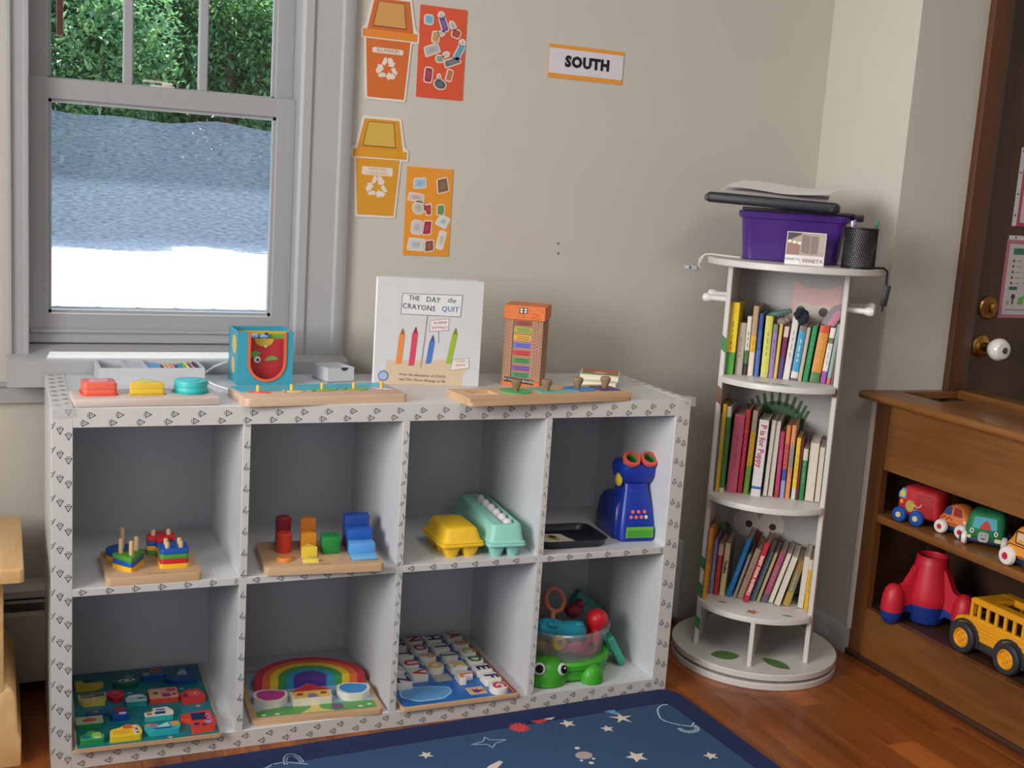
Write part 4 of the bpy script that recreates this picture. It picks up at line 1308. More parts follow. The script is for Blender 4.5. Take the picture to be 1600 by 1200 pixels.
gx, gy = PP(.304, .170)
piece('fire_engine_piece', gx, gy, rpoly([(-.028, -.030), (.030, -.026), (.030, .006), (.016, .034), (-.014, .030), (-.034, .014)], .005), (206, 52, 50), (200, 62, 70), [(rrect(-.012, .018, -.010, .018, .004), (220, 90, 90), 0), (rrect(-.026, -.014, -.016, .006, .002), (150, 30, 50), 0), (ell(.006, .004, .004, .004, 8), (240, 180, 170), 1)])
gx, gy = PP(.300, .040)
piece('locomotive_piece', gx, gy, rpoly([(-.022, -.050), (.036, -.046), (.040, -.010), (.034, .046), (.010, .046), (-.040, .036), (-.042, .012), (-.018, .008)], .005), (222, 74, 50), (206, 60, 54), [(rrect(-.016, .020, -.004, .036, .003), (20, 50, 90), 0), (rrect(-.014, -.002, -.032, -.020, .002), (30, 40, 90), 0), (rrect(.014, .030, -.026, .026, .006), (150, 160, 200), 0), (ell(.022, .012, .007, .008, 12), (190, 60, 90), 1), (ell(.022, -.008, .007, .008, 12), (190, 60, 90), 1), (ell(.010, -.034, .007, .006, 12), (120, 30, 60), 0)])
q = MB()
for (sx_, sy_, a_) in ((.17, .155, .2), (.19, .008, .5), (.265, .145, 1), (.125, .25, .1), (.24, .245, .6)):
    q.prism(star(sx_, sy_, .007, 4, .4, a_), .0091, .0095)
q.build('star_print', mat((206, 170, 160), .5), t, smooth=0)
MB().prism(rrect(.014, .018, .014, .050, .001), .0091, .0095).build('white_print', mat((200, 226, 226), .5), t, smooth=0)

# rainbow puzzle
t = thing('rainbow_puzzle', 'wooden puzzle with a raised six-colour rainbow and a small red-roofed house', 'puzzle', (.412, .012, ZB), (0, 0, -.06))
MB().prism(rrect(0, .300, 0, .272, .014), 0, .012, 0, c=.0015).build('base_board', M_pine, t)
q = MB().prism(rrect(.014, .286, .050, .258, .006), .0121, .0125, 0)
q.prism(rpoly([(.014, .014), (.286, .014), (.286, .050), (.200, .056), (.130, .048), (.080, .058), (.014, .040)], .006), .0126, .0130, 1)
q.prism(rpoly([(.110, .014), (.190, .014), (.160, .030), (.158, .062), (.138, .062), (.140, .040)], .005), .0131, .0134, 2)
q.prism(ell(.030, .022, .006, .004, 8), .0131, .0134, 3).prism(ell(.060, .022, .006, .004, 8), .0131, .0134, 3).prism(ell(.250, .024, .006, .004, 8), .0131, .0134, 3).prism(ell(.272, .030, .006, .004, 8), .0131, .0134, 3)
q.prism(rrect(.186, .212, .022, .046, .002), .0131, .0134, 4)
q.build('scene_print', [mat((150, 182, 206), .5), mat((92, 158, 84), .5), mat((222, 198, 120), .5), mat((220, 226, 220), .5), mat((122, 84, 130), .5)], t, smooth=0)
RB = [(196, 50, 74), (226, 112, 56), (236, 196, 56), (72, 156, 76), (56, 148, 190), (84, 58, 150)]
cx, cy = .156, .148
for k, c in enumerate(RB):
    ro = .131 - k * .0185
    ri = ro - .0182 if k < 5 else 0
    ky = .90
    if k < 5:
        arc = [(cx + ro * cos(a), cy + ro * ky * sin(a)) for a in [pi * i / 22 for i in range(23)]]
        arc2 = [(cx + ri * cos(a), cy + ri * ky * sin(a)) for a in [pi * i / 22 for i in range(23)]]
        q = MB()
        n = 23
        z0, z1 = .0126, .038
        vs_ = [(x, y, z0) for x, y in arc] + [(x, y, z0) for x, y in arc2] + [(x, y, z1) for x, y in arc] + [(x, y, z1) for x, y in arc2]
        fs_ = [(0, n, 3 * n, 2 * n), (n - 1, 2 * n - 1, 4 * n - 1, 3 * n - 1)]
        for i in range(n - 1):
            fs_ += [(i, i + 1, 2 * n + i + 1, 2 * n + i), (n + i, n + i + 1, 3 * n + i + 1, 3 * n + i), (2 * n + i, 2 * n + i + 1, 3 * n + i + 1, 3 * n + i), (i, i + 1, n + i + 1, n + i)]
        q.raw(vs_, fs_)
    else:
        q = MB().prism([(cx + ro * cos(a), cy + ro * ky * sin(a)) for a in [pi * i / 18 for i in range(19)]], .0126, .038)
    q.build('rainbow_arch' if k < 5 else 'rainbow_core', mat(c, .45), t, smooth=30)
hs = MB().prism(rpoly([(.100, .052), (.190, .052), (.190, .090), (.196, .090), (.146, .132), (.096, .090), (.100, .088)], .003), .0126, .030, 0).build('house_piece', mat((226, 220, 202), .5), t, smooth=25)
q = MB().prism([(.104, .054), (.186, .054), (.186, .090), (.104, .090)], .0301, .0305, 0).prism(rpoly([(.098, .090), (.194, .090), (.146, .129)], .004), .0301, .0308, 1)
q.prism([(.135, .054), (.157, .054), (.157, .066), (.152, .074), (.140, .074), (.135, .066)], .0306, .0309, 2).prism(rrect(.112, .126, .068, .080, .003), .0306, .0309, 3).prism(rrect(.166, .180, .068, .080, .003), .0306, .0309, 3)
q.build('house_print', [mat((220, 190, 96), .5), mat((196, 52, 58), .5), mat((142, 112, 160), .5), mat((170, 60, 50), .5)], hs, smooth=0)
# two plain rounded pieces beside the house
def cloudpts(cx, cy, w, h):
    return rpoly([(cx - w, cy - h * .2), (cx - w * .9, cy + h * .7), (cx - w * .3, cy + h), (cx + w * .4, cy + h * .8), (cx + w, cy + h * .5), (cx + w * .95, cy - h * .3), (cx + w * .45, cy - h), (cx - w * .5, cy - h)], h * .28, 3)
for nm, cx_, cy_, c, rz_ in (('pink_piece', .054, .086, (206, 70, 150), 0), ('blue_piece', .246, .086, (66, 142, 200), 0)):
    p_ = MB().prism(cloudpts(cx_, cy_, .040, .034), .0126, .030).build(nm, mat((226, 222, 212), .5), t, smooth=30)
    MB().prism(cloudpts(cx_, cy_, .033, .027), .0301, .0306).build('piece_top', mat(c, .5), p_, smooth=0)

# alphabet puzzle
t = thing('alphabet_puzzle', 'blue wooden alphabet puzzle with raised white letter pieces and a red right border', 'puzzle', (.752, -.012, ZB), (0, 0, .012))
MB().prism(rrect(0, .302, 0, .388, .010), 0, .010, 0, c=.001).build('base_board', M_pine, t)
MB().prism(rrect(.006, .296, .006, .384, .006), .0101, .0106).build('blue_print', mat((40, 108, 186), .35, 'blue_print', var=.25, scale=14), t, smooth=0)
MB().prism([(.280, .008), (.296, .008), (.296, .380), (.280, .380)], .0107, .0110).build('red_border_print', mat((150, 44, 56), .5, var=.3, scale=120), t, smooth=0)
q = MB()
for k in range(34):
    q.prism(ell(.288, .016 + k * .011, .003, .0025, 6), .0111, .0114)
q.build('border_dot_print', mat((222, 190, 190), .5), t, smooth=0)
LET = {'A': (1.012, .334), 'B': (1.012, .282), 'C': (1.010, .228), 'D': (1.008, .174), 'E': (1.007, .120), 'F': (1.007, .066), 'G': (1.005, .013),
       'H': (.952, .334), 'I': (.951, .272), 'J': (.955, .214), 'K': (.953, .154), 'L': (.950, .090), 'N': (.900, .338), 'O': (.897, .279), 'P': (.898, .223), 'Q': (.897, .164),
       'S': (.850, .312), 'T': (.846, .254), 'U': (.842, .193), 'V': (.842, .134), 'W': (.796, .300), 'X': (.794, .236), 'Y': (.792, .170), 'Z': (.791, .104)}
LC = {'A': (190, 40, 60), 'B': (222, 140, 80), 'C': (196, 180, 80), 'D': (40, 120, 60), 'E': (30, 30, 90), 'F': (50, 30, 90), 'G': (206, 40, 80), 'H': (30, 36, 90), 'I': (30, 36, 100), 'J': (40, 120, 70), 'K': (206, 186, 70), 'L': (230, 140, 60),
      'N': (180, 40, 60), 'O': (190, 50, 60), 'P': (226, 140, 90), 'Q': (220, 176, 80), 'S': (40, 50, 110), 'T': (50, 40, 100), 'U': (180, 40, 70), 'V': (196, 50, 60), 'W': (190, 190, 190), 'X': (60, 110, 80), 'Y': (190, 190, 196), 'Z': (50, 40, 110)}
ROUND = 'BCDGJOQPSU'
for L_, (wx, wy) in LET.items():
    lx, ly = wx - .752, wy + .012
    pts = rrect(-.0215, .0215, -.0225, .0225, .018 if L_ in ROUND else .006, 5)
    if L_ in 'LF':
        pts = rpoly([(-.0215, -.0225), (.0215, -.0225), (.0215, .0225), (.002, .0225), (.002, .004), (-.0215, .004)] if L_ == 'L' else [(-.0215, -.004), (-.004, -.004), (-.004, -.0225), (.0215, -.0225), (.0215, .0225), (-.0215, .0225)], .005)
        pts = rrect(-.0215, .0215, -.0225, .0225, .006, 5) if L_ == 'F' else rpoly([(.0215, .0225), (-.0215, .0225), (-.0215, -.0225), (-.004, -.0225), (-.004, .000), (.0215, .000)], .005)
    p_ = MB().prism(pts, 0, .016, 0, c=.001).build('letter_piece', mat((226, 222, 216), .5), t, (lx, ly, .0108))
    q = MB().at((0, 0, .0165), (0, 0, -pi / 2), (1, 1, 1)).mesh(text_mesh(L_, .046, .0002, bold=.0015))
    q.build('letter_print', mat(LC[L_], .5, var=0), p_, smooth=0, fix=False)
for (wx, wy, c) in ((.955, .030, (206, 176, 140)), (.901, .122, (176, 168, 160))):
    q = MB().prism(rrect(-.022, .022, -.020, .020, .002), 0, .0006, 0)
    if wx > .93:
        q.prism(ell(.0, -.004, .010, .008, 10), .0006, .0010, 1).prism(ell(.014, -.002, .006, .005, 10), .0006, .0010, 2).prism([(-.010, .002), (-.007, .012), (-.004, .002)], .0006, .001, 1).prism([(.0, .002), (.003, .012), (.006, .002)], .0006, .001, 1)
    q.build('empty_recess', [mat(c, .6), mat((110, 50, 110), .5), mat((180, 50, 60), .5)], t, (wx - .752, wy + .012, .0107), smooth=0)
# plain pale blue printed area in front (stand-in for the drawn figure)
q = MB().prism(cloudpts(.082, .062, .066, .040), .0107, .0110, 0).prism(inset(cloudpts(.082, .062, .066, .040), .003), .0111, .0113, 1)
q.build('blue_patch_print', [mat((190, 220, 236), .5), mat((96, 160, 214), .5)], t, smooth=0)

# ------------------------------------------------------------------ turtle tub with toys
TX, TY = 1.230, .152
t = thing('turtle_tub', 'green turtle-shaped toy base carrying a clear round tub', 'toy tub', (TX, TY, ZB))
M_tg = mat((66, 166, 44), .4, 'turtle_green', var=.05)
q = MB().lathe([(0, .004), (.118, .004), (.124, .010), (.124, .030), (.126, .034), (.130, .036), (.130, .048), (.124, .054), (.114, .054), (.112, .030), (0, .028)], 40)
q.build('base_ring', M_tg, t)
hd = MB().at((-.078, -.098, .0)).loft([[(x, y, z) for x, y in ell(0, 0, rx, ry, 20)] for z, rx, ry in ((0, .044, .036), (.004, .050, .041), (.022, .052, .042), (.042, .047, .038), (.058, .034, .028), (.066, .018, .015), (.068, .004, .004))]).build('head', M_tg, t)
for ex, ey, ez, az in ((-.112, -.122, .050, -.7), (-.052, -.127, .044, .40)):
    MB().at((ex, ey, ez), (pi / 2 - .25, 0, az)).lathe([(0, 0), (.0150, 0), (.0150, .003), (.012, .0045), (0, .005)], 20).build('eye_white', mat((232, 232, 230), .3), hd)
    MB().at((ex + .001, ey - .0012, ez), (pi / 2 - .25, 0, az)).lathe([(0, .004), (.0105, .004), (.0100, .0062), (0, .0070)], 18).build('pupil', mat((16, 20, 30), .15), hd)
    MB().at((ex + .004, ey - .007, ez + .005), (pi / 2 - .25, 0, az)).ball((0, 0, .0005), .0024, 8, 5).build('eye_glint', mat((240, 240, 240), .3), hd)
def foot(cx, cy, rz):
    MB().at((cx, cy, 0), (0, 0, rz)).loft([[(x, y, z) for x, y in ell(0, 0, rx, ry, 18)] for z, rx, ry in ((0, .028, .024), (.003, .031, .027), (.020, .030, .026), (.036, .023, .020), (.044, .012, .010), (.046, .002, .002))]).build('foot', M_tg, t)
foot(.036, -.122, .2); foot(.128, .060, .4); foot(-.100, .085, .4); foot(.095, .10, 0)
M_clear = mix_transparent('clear_plastic', (196, 200, 204), .24, rough=.12)
q = MB().lathe([(.112, .0), (.120, .056), (.121, .060), (.128, .062), (.128, .070), (.125, .074), (.121, .074), (.118, .062), (.108, .004)], 44)
MB_t = q.build('clear_tub', M_clear, t, (0, 0, .052))
# toys in the tub: each is a thing of its own
def toy(name, label, q, mats, loc, rot=(0, 0, 0), cat='toy'):
    o = q.build(name, mats)
    o.location = (TX + loc[0], TY + loc[1], ZB + loc[2]); o.rotation_euler = rot
    return tag(o, label, cat, 'toys in the clear tub')
q = MB().tube([(.030 * cos(a), .030 * sin(a), 0) for a in [2 * pi * i / 22 for i in range(22)]], .0065, 8, closed=True)
q.tube([(-.008, -.030, 0), (-.012, -.050, 0), (-.014, -.066, 0)], [.008, .007, .008], 8)
toy('toy_magnifier', 'pale orange toy magnifying ring sticking up at the back of the tub', q, mat((222, 140, 110), .45), (-.012, .020, .168), (1.1, .2, .2))
q = MB()
q.loft([[(x, y, z) for x, y in ell(0, 0, rx, ry, 14)] for x_, (z, rx, ry) in enumerate(((-.080, .010, .012), (-.070, .022, .020), (-.040, .026, .022), (-.010, .022, .020), (.014, .026, .024), (.034, .028, .024), (.050, .020, .018), (.060, .008, .008)))])
q.ball((.020, 0, .024), (.012, .012, .012), 10, 6).ball((-.016, .012, .046), (.008, .008, .014), 8, 6).ball((-.014, -.016, -.05), (.010, .010, .018), 8, 6).ball((-.020, -.010, .03), (.010, .010, .014), 8, 6)
toy('toy_crocodile', 'turquoise rubber animal toy lying across the top of the tub', q, mat((40, 158, 186), .4), (-.018, -.062, .118), (0, pi / 2 + .22, .05))
q = MB().lathe([(0, .0), (.010, .0), (.011, .030), (.013, .045), (.022, .058), (.028, .072), (.028, .084), (.022, .097), (.010, .104), (0, .105)], 20)
toy('toy_maraca', 'red round-headed toy maraca standing at the right side of the tub', q, mat((206, 30, 40), .4), (.058, -.040, .058), (.10, .28, 0))
q = MB().tube([(.017 * cos(a), .017 * sin(a), 0) for a in [2 * pi * i / 18 for i in range(18)]], .006, 8, closed=True)
q.tube([(.018, .0, 0), (.020, .02, .0), (.018, .05, 0)], .008, 8)
toy('toy_trumpet', 'red and white toy ring inside the tub behind the right foot', q, mat((196, 56, 60), .45), (.054, -.070, .068), (1.4, 0, .2))
q = MB().lathe([(0, 0), (.013, 0), (.018, .008), (.020, .022), (.016, .028), (.008, .028), (.007, .018), (0, .018)], 18)
toy('toy_cup', 'yellow toy cup seen through the clear tub near its left front', q, mat((206, 176, 60), .45), (-.052, -.072, .092), (1.3, 0, .2))
q = MB().loft([[(x, y, z) for x, y in rrect(-w_, w_, -.010, .010, .005, 3)] for z, w_ in ((-.03, .012), (-.012, .016), (.0, .010), (.012, .016), (.03, .012))])
toy('toy_bone', 'pink toy bone inside the clear tub', q, mat((206, 92, 110), .45), (-.010, -.078, .078), (.5, pi / 2, .3))
q = MB().lathe([(0, 0), (.020, 0), (.020, .012), (.012, .016), (.012, .026), (.016, .030), (.016, .034), (0, .036)], 18)
toy('toy_spool', 'magenta toy spool inside the clear tub', q, mat((176, 46, 100), .45), (.020, -.066, .066), (1.2, .4, 0))
q = MB().ball((0, 0, 0), (.026, .024, .024), 16, 10).tube([(0, 0, .022), (.004, 0, .034), (.012, 0, .040)], .004, 6)
toy('toy_apple', 'golden toy fruit at the left inside the clear tub', q, mat((190, 150, 50), .45), (-.078, -.040, .082))
q = MB().loft([[(x, y, z) for x, y in rrect(-.03, .03, -.02 * s, .02 * s, .008, 3)] for z, s in ((0, .7), (.012, 1), (.026, .9), (.036, .4))])
toy('toy_boat', 'dark blue toy block low inside the clear tub', q, mat((40, 60, 120), .45), (.000, -.050, .056), (0, 0, .4))
q = MB().ball((0, 0, 0), (.024, .022, .020), 14, 8).ball((.018, 0, .016), (.012, .012, .012), 10, 6)
toy('toy_chick', 'dark red toy figure at the back of the tub', q, mat((150, 40, 56), .5), (.066, .062, .118))
q = MB().rbox(-.026, .026, -.018, .018, 0, .036, .006, 2).ball((0, 0, .040), (.012, .012, .010), 10, 6)
toy('toy_barrel', 'brown toy barrel in the middle of the clear tub', q, mat((120, 80, 70), .5), (.010, .010, .070), (.2, .1, .5))
q = MB().rbox(-.030, .030, -.020, .020, 0, .030, .006, 2).ball((-.02, 0, .032), (.012, .012, .010), 10, 6)
toy('toy_car', 'small rose toy car low at the front of the clear tub', q, mat((170, 90, 84), .5), (-.045, -.050, .056), (0, .1, .2))
q = MB().loft([[(x, y, z) for x, y in rrect(-.022, .022, -.010, .010, .006, 3)] for z in (-.055, .055)]).ball((0, 0, .055), (.022, .010, .014), 10, 6)
toy('toy_paddle', 'dark teal toy paddle leaning out at the back of the tub', q, mat((40, 120, 110), .45), (.118, .082, .118), (0, 2.2, .1))
# teal tub lid leaning at the right side
o = thing('tub_clasp', 'teal plastic lid clasp leaning against the right side of the clear tub', 'lid', (1.395, .115, ZB))
M_tl = mat((62, 164, 140), .4)
MB().at((0, 0, .004), (0, -.52, -.2)).rbox(-.010, .012, -.026, .030, 0, .085, .007, 3).build('clasp_body', M_tl, o)
MB().at((-.006, 0, .012), (0, -.52, -.2)).rbox(-.014, -.004, -.018, .022, .030, .112, .004, 3).build('clasp_tongue', mat((54, 150, 128), .4), o)
MB().at((0, 0, .004), (0, -.52, -.2)).rbox(.009, .0135, -.001, .003, .006, .060, .001, 1).build('clasp_groove', mat((44, 130, 108), .4), o)
# ================================================================== ON THE BACK WALL
def wall_print(par, pts, c, z, name, th=.0004, var=.05):
    if sum(pts[i][0] * pts[(i + 1) % len(pts)][1] - pts[(i + 1) % len(pts)][0] * pts[i][1] for i in range(len(pts))) < 0:
        pts = list(reversed(pts))
    return MB().prism(pts, z, z + th).build(name, mat(c, .45, var=var, scale=12), par, smooth=0)
def recycle(par, cx, cy, r, z):
    q = MB()
    for k in range(3):
        a0 = pi / 2 + k * 2 * pi / 3
        def R(x, y, a=a0 - pi / 2): return (cx + x * cos(a) - y * sin(a), cy + x * sin(a) + y * cos(a))
        # bent arm at the top corner plus its arrow head
        q.prism([R(-r * .48, r * .42), R(-r * .22, r * .26), R(-r * .02, r * .58), R(-r * .06, r * .92), R(-r * .26, r * .92)][::-1], z, z + .0004)
        q.prism([R(.04 * r, r * .92), R(.02 * r, r * .58), R(.16 * r, r * .34), R(.02 * r, r * .26), R(.52 * r, r * .20), R(.72 * r, r * .62), R(.58 * r, r * .54), R(.36 * r, r * .92)][::-1], z, z + .0004)
    q.build('recycling_arrows', mat((226, 214, 206), .5), par, smooth=0)
def bin_poster(name, label, loc, c_body, c_rim, c_lid, c_win, words, ctext):
    t = thing(name, label, 'wall sign', loc, WALLROT)
    H = .255
    out = [(.017, .006), (.122, .006), (.132, .150), (.150, .150), (.150, .178), (.140, .182), (.126, H), (.026, H), (.010, .180), (0, .178), (0, .152), (.008, .150)]
    MB().prism(rpoly(out, .005), 0, .0016).build('white_card', mat((226, 216, 204), .5), t, smooth=0)
    bd = [(.022, .012), (.117, .012), (.127, .152), (.013, .152)]
    wall_print(t, bd, c_body, .0017, 'bin_body_print')
    wall_print(t, [(.005, .155), (.145, .155), (.145, .174), (.005, .174)], c_rim, .0017, 'bin_rim_print')
    wall_print(t, [(.015, .174), (.134, .174), (.121, H - .006), (.031, H - .006)], c_lid, .0017, 'bin_lid_print')
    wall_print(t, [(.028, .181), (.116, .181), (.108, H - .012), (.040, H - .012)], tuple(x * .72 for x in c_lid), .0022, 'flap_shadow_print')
    wall_print(t, [(.031, .184), (.113, .184), (.106, H - .014), (.042, H - .014)], c_win, .0027, 'flap_print')
    hh = .013 if len(words) == 1 else .021
    lb = wall_print(t, rrect(.030, .110, .132 - hh, .132, .004), (228, 214, 204), .0022, 'label_print')
    for k, w_ in enumerate(words):
        q = MB().at(sc=(.9, 1, 1)).mesh(text_mesh(w_, .0125 if len(words) == 1 else .0098, .0001))
        q.build('lettering', mat(ctext, .6, var=0), t, (.070, .1255 - k * .0098 - (0 if len(words) == 1 else -.001), .0028), smooth=0, fix=False)
    recycle(t, .070, .082, .030, .0022)
    return t
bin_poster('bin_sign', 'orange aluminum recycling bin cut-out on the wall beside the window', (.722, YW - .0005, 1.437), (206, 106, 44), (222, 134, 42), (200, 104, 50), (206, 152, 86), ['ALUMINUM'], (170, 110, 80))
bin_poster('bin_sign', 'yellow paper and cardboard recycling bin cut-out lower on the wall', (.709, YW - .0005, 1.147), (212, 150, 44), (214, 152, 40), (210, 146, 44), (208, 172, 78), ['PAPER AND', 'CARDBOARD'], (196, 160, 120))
def card_poster(label, loc, c, items):
    t = thing('picture_poster', label, 'poster', loc, WALLROT)
    MB().prism(rrect(0, .125, 0, .224, .002), 0, .0012).build('poster_card', mat(c, .5, var=.05, scale=10), t, smooth=0)
    for k, (x, y, w, h, rz, cc, kind) in enumerate(items):
        p = {'can': rrect(-w / 2, w / 2, -h / 2, h / 2, w * .25), 'oval': ell(0, 0, w / 2, h / 2, 16), 'box': rpoly([(-w / 2, -h / 2), (w / 2, -h * .4), (w * .45, h / 2), (-w * .45, h * .42)], .002), 'cup': [(-w * .3, -h / 2), (w * .3, -h / 2), (w / 2, h / 2), (-w / 2, h / 2)]}[kind]
        o = MB().prism(inset(p, -.003), 0, .0004).build('picture_print', mat((222, 214, 206), .5), t, (x, y, .0013), (0, 0, rz), smooth=0)
        q = MB().prism(p, .0005, .0008, 0)
        q.prism(scaled(p, .5), .0009, .0011, 1)
        q.build('picture_detail', [mat(cc, .5), mat(tuple(min(255, v * .65 + 50) for v in cc), .5)], o, smooth=0)
    return t
card_poster('red-orange poster with small pictures of cans and foil', (.871, YW - .0005, 1.460), (212, 84, 52),
    [(.024, .190, .020, .020, 0, (120, 180, 206), 'can'), (.056, .204, .014, .014, 0, (206, 200, 196), 'oval'), (.064, .183, .015, .034, .4, (110, 80, 150), 'can'), (.088, .182, .012, .022, .6, (190, 186, 180), 'oval'), (.098, .164, .020, .018, -.3, (176, 60, 44), 'can'),
     (.116, .143, .014, .014, 0, (206, 200, 196), 'oval'), (.108, .118, .014, .038, -.45, (90, 160, 196), 'can'), (.044, .150, .016, .024, -.1, (206, 150, 100), 'can'), (.058, .160, .016, .010, .2, (200, 196, 190), 'oval'), (.036, .118, .038, .022, .35, (176, 178, 180), 'box'), (.058, .098, .018, .014, 0, (140, 160, 130), 'can'), (.074, .110, .016, .010, .5, (206, 200, 190), 'oval'),
     (.092, .094, .042, .016, .35, (110, 112, 118), 'box'), (.030, .056, .018, .034, -.08, (160, 50, 70), 'can'), (.086, .060, .013, .026, -.2, (196, 110, 70), 'can'), (.062, .036, .030, .022, -.25, (84, 88, 96), 'oval'), (.058, .052, .007, .016, 0, (200, 180, 176), 'oval')])
card_poster('yellow-orange poster with small pictures of paper and boxes', (.857, YW - .0005, 1.062), (226, 150, 48),
    [(.036, .184, .030, .024, .05, (160, 196, 222), 'box'), (.098, .182, .028, .036, .15, (130, 96, 72), 'box'), (.028, .148, .040, .018, -.15, (214, 190, 180), 'box'), (.036, .122, .030, .030, 0, (200, 192, 182), 'oval'), (.062, .118, .018, .024, .25, (180, 44, 56), 'cup'), (.096, .120, .018, .024, .05, (96, 150, 84), 'box'), (.034, .072, .026, .032, -.1, (206, 200, 196), 'can'),
     (.062, .072, .020, .036, -.08, (170, 44, 60), 'box'), (.104, .090, .028, .028, -.5, (206, 214, 222), 'box'), (.102, .042, .016, .044, -.2, (222, 212, 204), 'can'), (.034, .028, .042, .030, -.1, (206, 206, 210), 'box'), (.070, .026, .022, .028, .05, (140, 80, 56), 'box')])
t = thing('word_sign', 'white wall sign with orange edges reading SOUTH', 'wall sign', (1.231, YW - .0005, 1.543), WALLROT)
MB().prism([(0, 0), (.222, 0), (.222, .086), (0, .086)], 0, .0014).build('orange_card', mat((226, 154, 60), .5), t, smooth=0)
MB().prism([(.001, .012), (.221, .012), (.221, .076), (.001, .076)], .0015, .0020).build('white_strip', mat((216, 212, 222), .5), t, smooth=0)
lettering('SOUTH', .037, (22, 20, 28), t, (.114, .044, .0022), sx=1.0, bold=.0024, ext=.0001, space=1.12)

# ================================================================== REVOLVING BOOK TOWER
TC = (1.831, .140)
TR = math.atan2(-.662, .749)
tw = thing('book_tower', 'white round revolving book tower standing in the corner', 'bookshelf', (TC[0], TC[1], 0), (0, 0, TR))
M_tw = mat((208, 206, 203), .38, 'tower_white', var=.02, scale=6)
M_twedge = M_tw
def disc(r, z0, z1, name, y_cut=None):
    q = MB().lathe([(0, z0), (r - .002, z0), (r, z0 + .002), (r, z1 - .002), (r - .002, z1), (0, z1)], 64)
    return q.build(name, M_tw, tw)
disc(.226, 0, .018, 'turntable')
MB().lathe([(0, .018), (.205, .018), (.205, .026), (0, .026)], 48).build('bearing_gap', mat((90, 80, 76), .7), tw)
base_ = disc(.226, .026, .044, 'base_disc')
HW, FR, BKY = .154, .092, .082
ZS = (.179, .477, .797)
def shelf_plate(zt, name):
    # straight sides between the panels, curved front
    R_ = .185
    arc = []
    a0 = math.asin(min(1, (HW - .006) / R_))
    for i in range(25):
        a = -a0 + 2 * a0 * i / 24
        arc.append((R_ * sin(a), -R_ * cos(a) + .002))
    pts = arc + [(HW - .006, BKY), (-HW + .006, BKY)]
    return MB().prism(pts, zt - .015, zt, 0, c=.0015).build(name, M_tw, tw)
sp = [shelf_plate(z, 'shelf_plate') for z in ZS]
q = MB().lathe([(0, 1.088), (.228, 1.088), (.230, 1.090), (.230, 1.103), (.228, 1.105), (0, 1.105)], 64)
topd = q.build('top_disc', M_tw, tw, (.008, .004, 0))
panels = []
for s in (-1, 1):
    x0 = s * HW
    panels.append(MB().rbox(min(x0, x0 - s * .013), max(x0, x0 - s * .013), -FR, FR, .044, 1.088, .002, 1).build('side_panel', M_tw, tw))
back = MB().box(-HW + .013, HW - .013, BKY, BKY + .008, .179, 1.088).build('back_panel', mat((176, 173, 172), .5, var=.02), tw, smooth=0)
MB().rbox(.003, .015, -.184, .184, .044, ZS[0] - .015, .001, 1).build('foot_divider', M_tw, tw)
# painted leaves and trunk colours on the front edges of the side panels
M_lg = mat((52, 130, 74), .5); M_br = mat((120, 84, 66), .5)
def edge_patch(s, z0, z1, c, point=0):
    xa, xb = (s * HW - .0005, s * HW - s * .013 + .0005)
    xl, xr = min(xa, xb), max(xa, xb)
    q = MB().at((0, -FR - .0002, 0), WALLROT).prism([(xl, z0 + (point if s < 0 else 0)), (xr, z0), (xr, z1 - point), (xl, z1)], 0, .0006)
    q.build('painted_patch', c, panels[0 if s < 0 else 1], smooth=0)
for s, z0, z1, c in ((-1, .855, .905, M_lg), (-1, .715, .770, M_br), (-1, .255, .300, M_lg), (-1, .175, .225, M_lg), (-1, .085, .130, M_lg), (1, .770, .800, M_br)):
    edge_patch(s, z0, z1, c, .012)
# painted leaves on the base and the shelves
def leaf(par, cx, cy, l, w, rz, z, c=(86, 130, 74)):
    n = 12
    pts = [(l * (i / n - .5), w * sin(pi * i / n) ** .75) for i in range(n + 1)] + [(l * (.5 - i / n), -w * sin(pi * i / n) ** .75) for i in range(1, n)]
    pts = [(x * cos(rz) - y * sin(rz) + cx, x * sin(rz) + y * cos(rz) + cy) for x, y in pts]
    return MB().prism(list(reversed(pts)), z, z + .0005).build('leaf_print', mat(c, .5, var=.15), par, smooth=0)
leaf(base_, -.060, -.135, .080, .030, .35, .0441, (88, 126, 70))
leaf(base_, .075, -.130, .090, .022, -.55, .0441, (82, 122, 66))
leaf(sp[2], -.035, -.150, .040, .008, .0, .7971, (120, 150, 90))
leaf(sp[2], .015, -.152, .050, .008, -.1, .7971, (90, 150, 90))
leaf(sp[0], -.085, -.100, .026, .005, .0, .1791, (130, 110, 90))
leaf(sp[0], .090, -.125, .030, .005, .0, .1791, (110, 140, 100))
MB().prism(star(.0, -.140, .020, 5, .5), .1791, .1796).build('star_print', mat((176, 128, 96), .5), sp[0], smooth=0)
# faded pictures on the back panel
bw = obj('unused', None); bpy.data.objects.remove(bw)
def back_print(pts, c, lv, name='painted_picture'):
    if sum(pts[i][0] * pts[(i + 1) % len(pts)][1] - pts[(i + 1) % len(pts)][0] * pts[i][1] for i in range(len(pts))) < 0:
        pts = list(reversed(pts))
    return MB().at((0, BKY - .0001, 0), WALLROT).prism(pts, lv * .0004, lv * .0004 + .0004).build(name, mat(c, .6), back, smooth=0)
back_print(rpoly([(-.010, .83), (.125, .83), (.128, .99), (.130, 1.052), (.100, 1.035), (.030, 1.035), (.005, 1.056), (.004, .99)], .010), (214, 178, 176), 0)
back_print(rpoly([(.000, .83), (.110, .83), (.116, .96), (.100, .995), (.062, .985), (.024, 1.000), (.006, .965)], .015), (206, 200, 186), 1)
for ex in (.028, .088):
    back_print(ell(ex, .972, .0125, n=16), (86, 78, 76), 2)
back_print(ell(-.005, .655, .075, .062, 20), (64, 104, 70), 0)
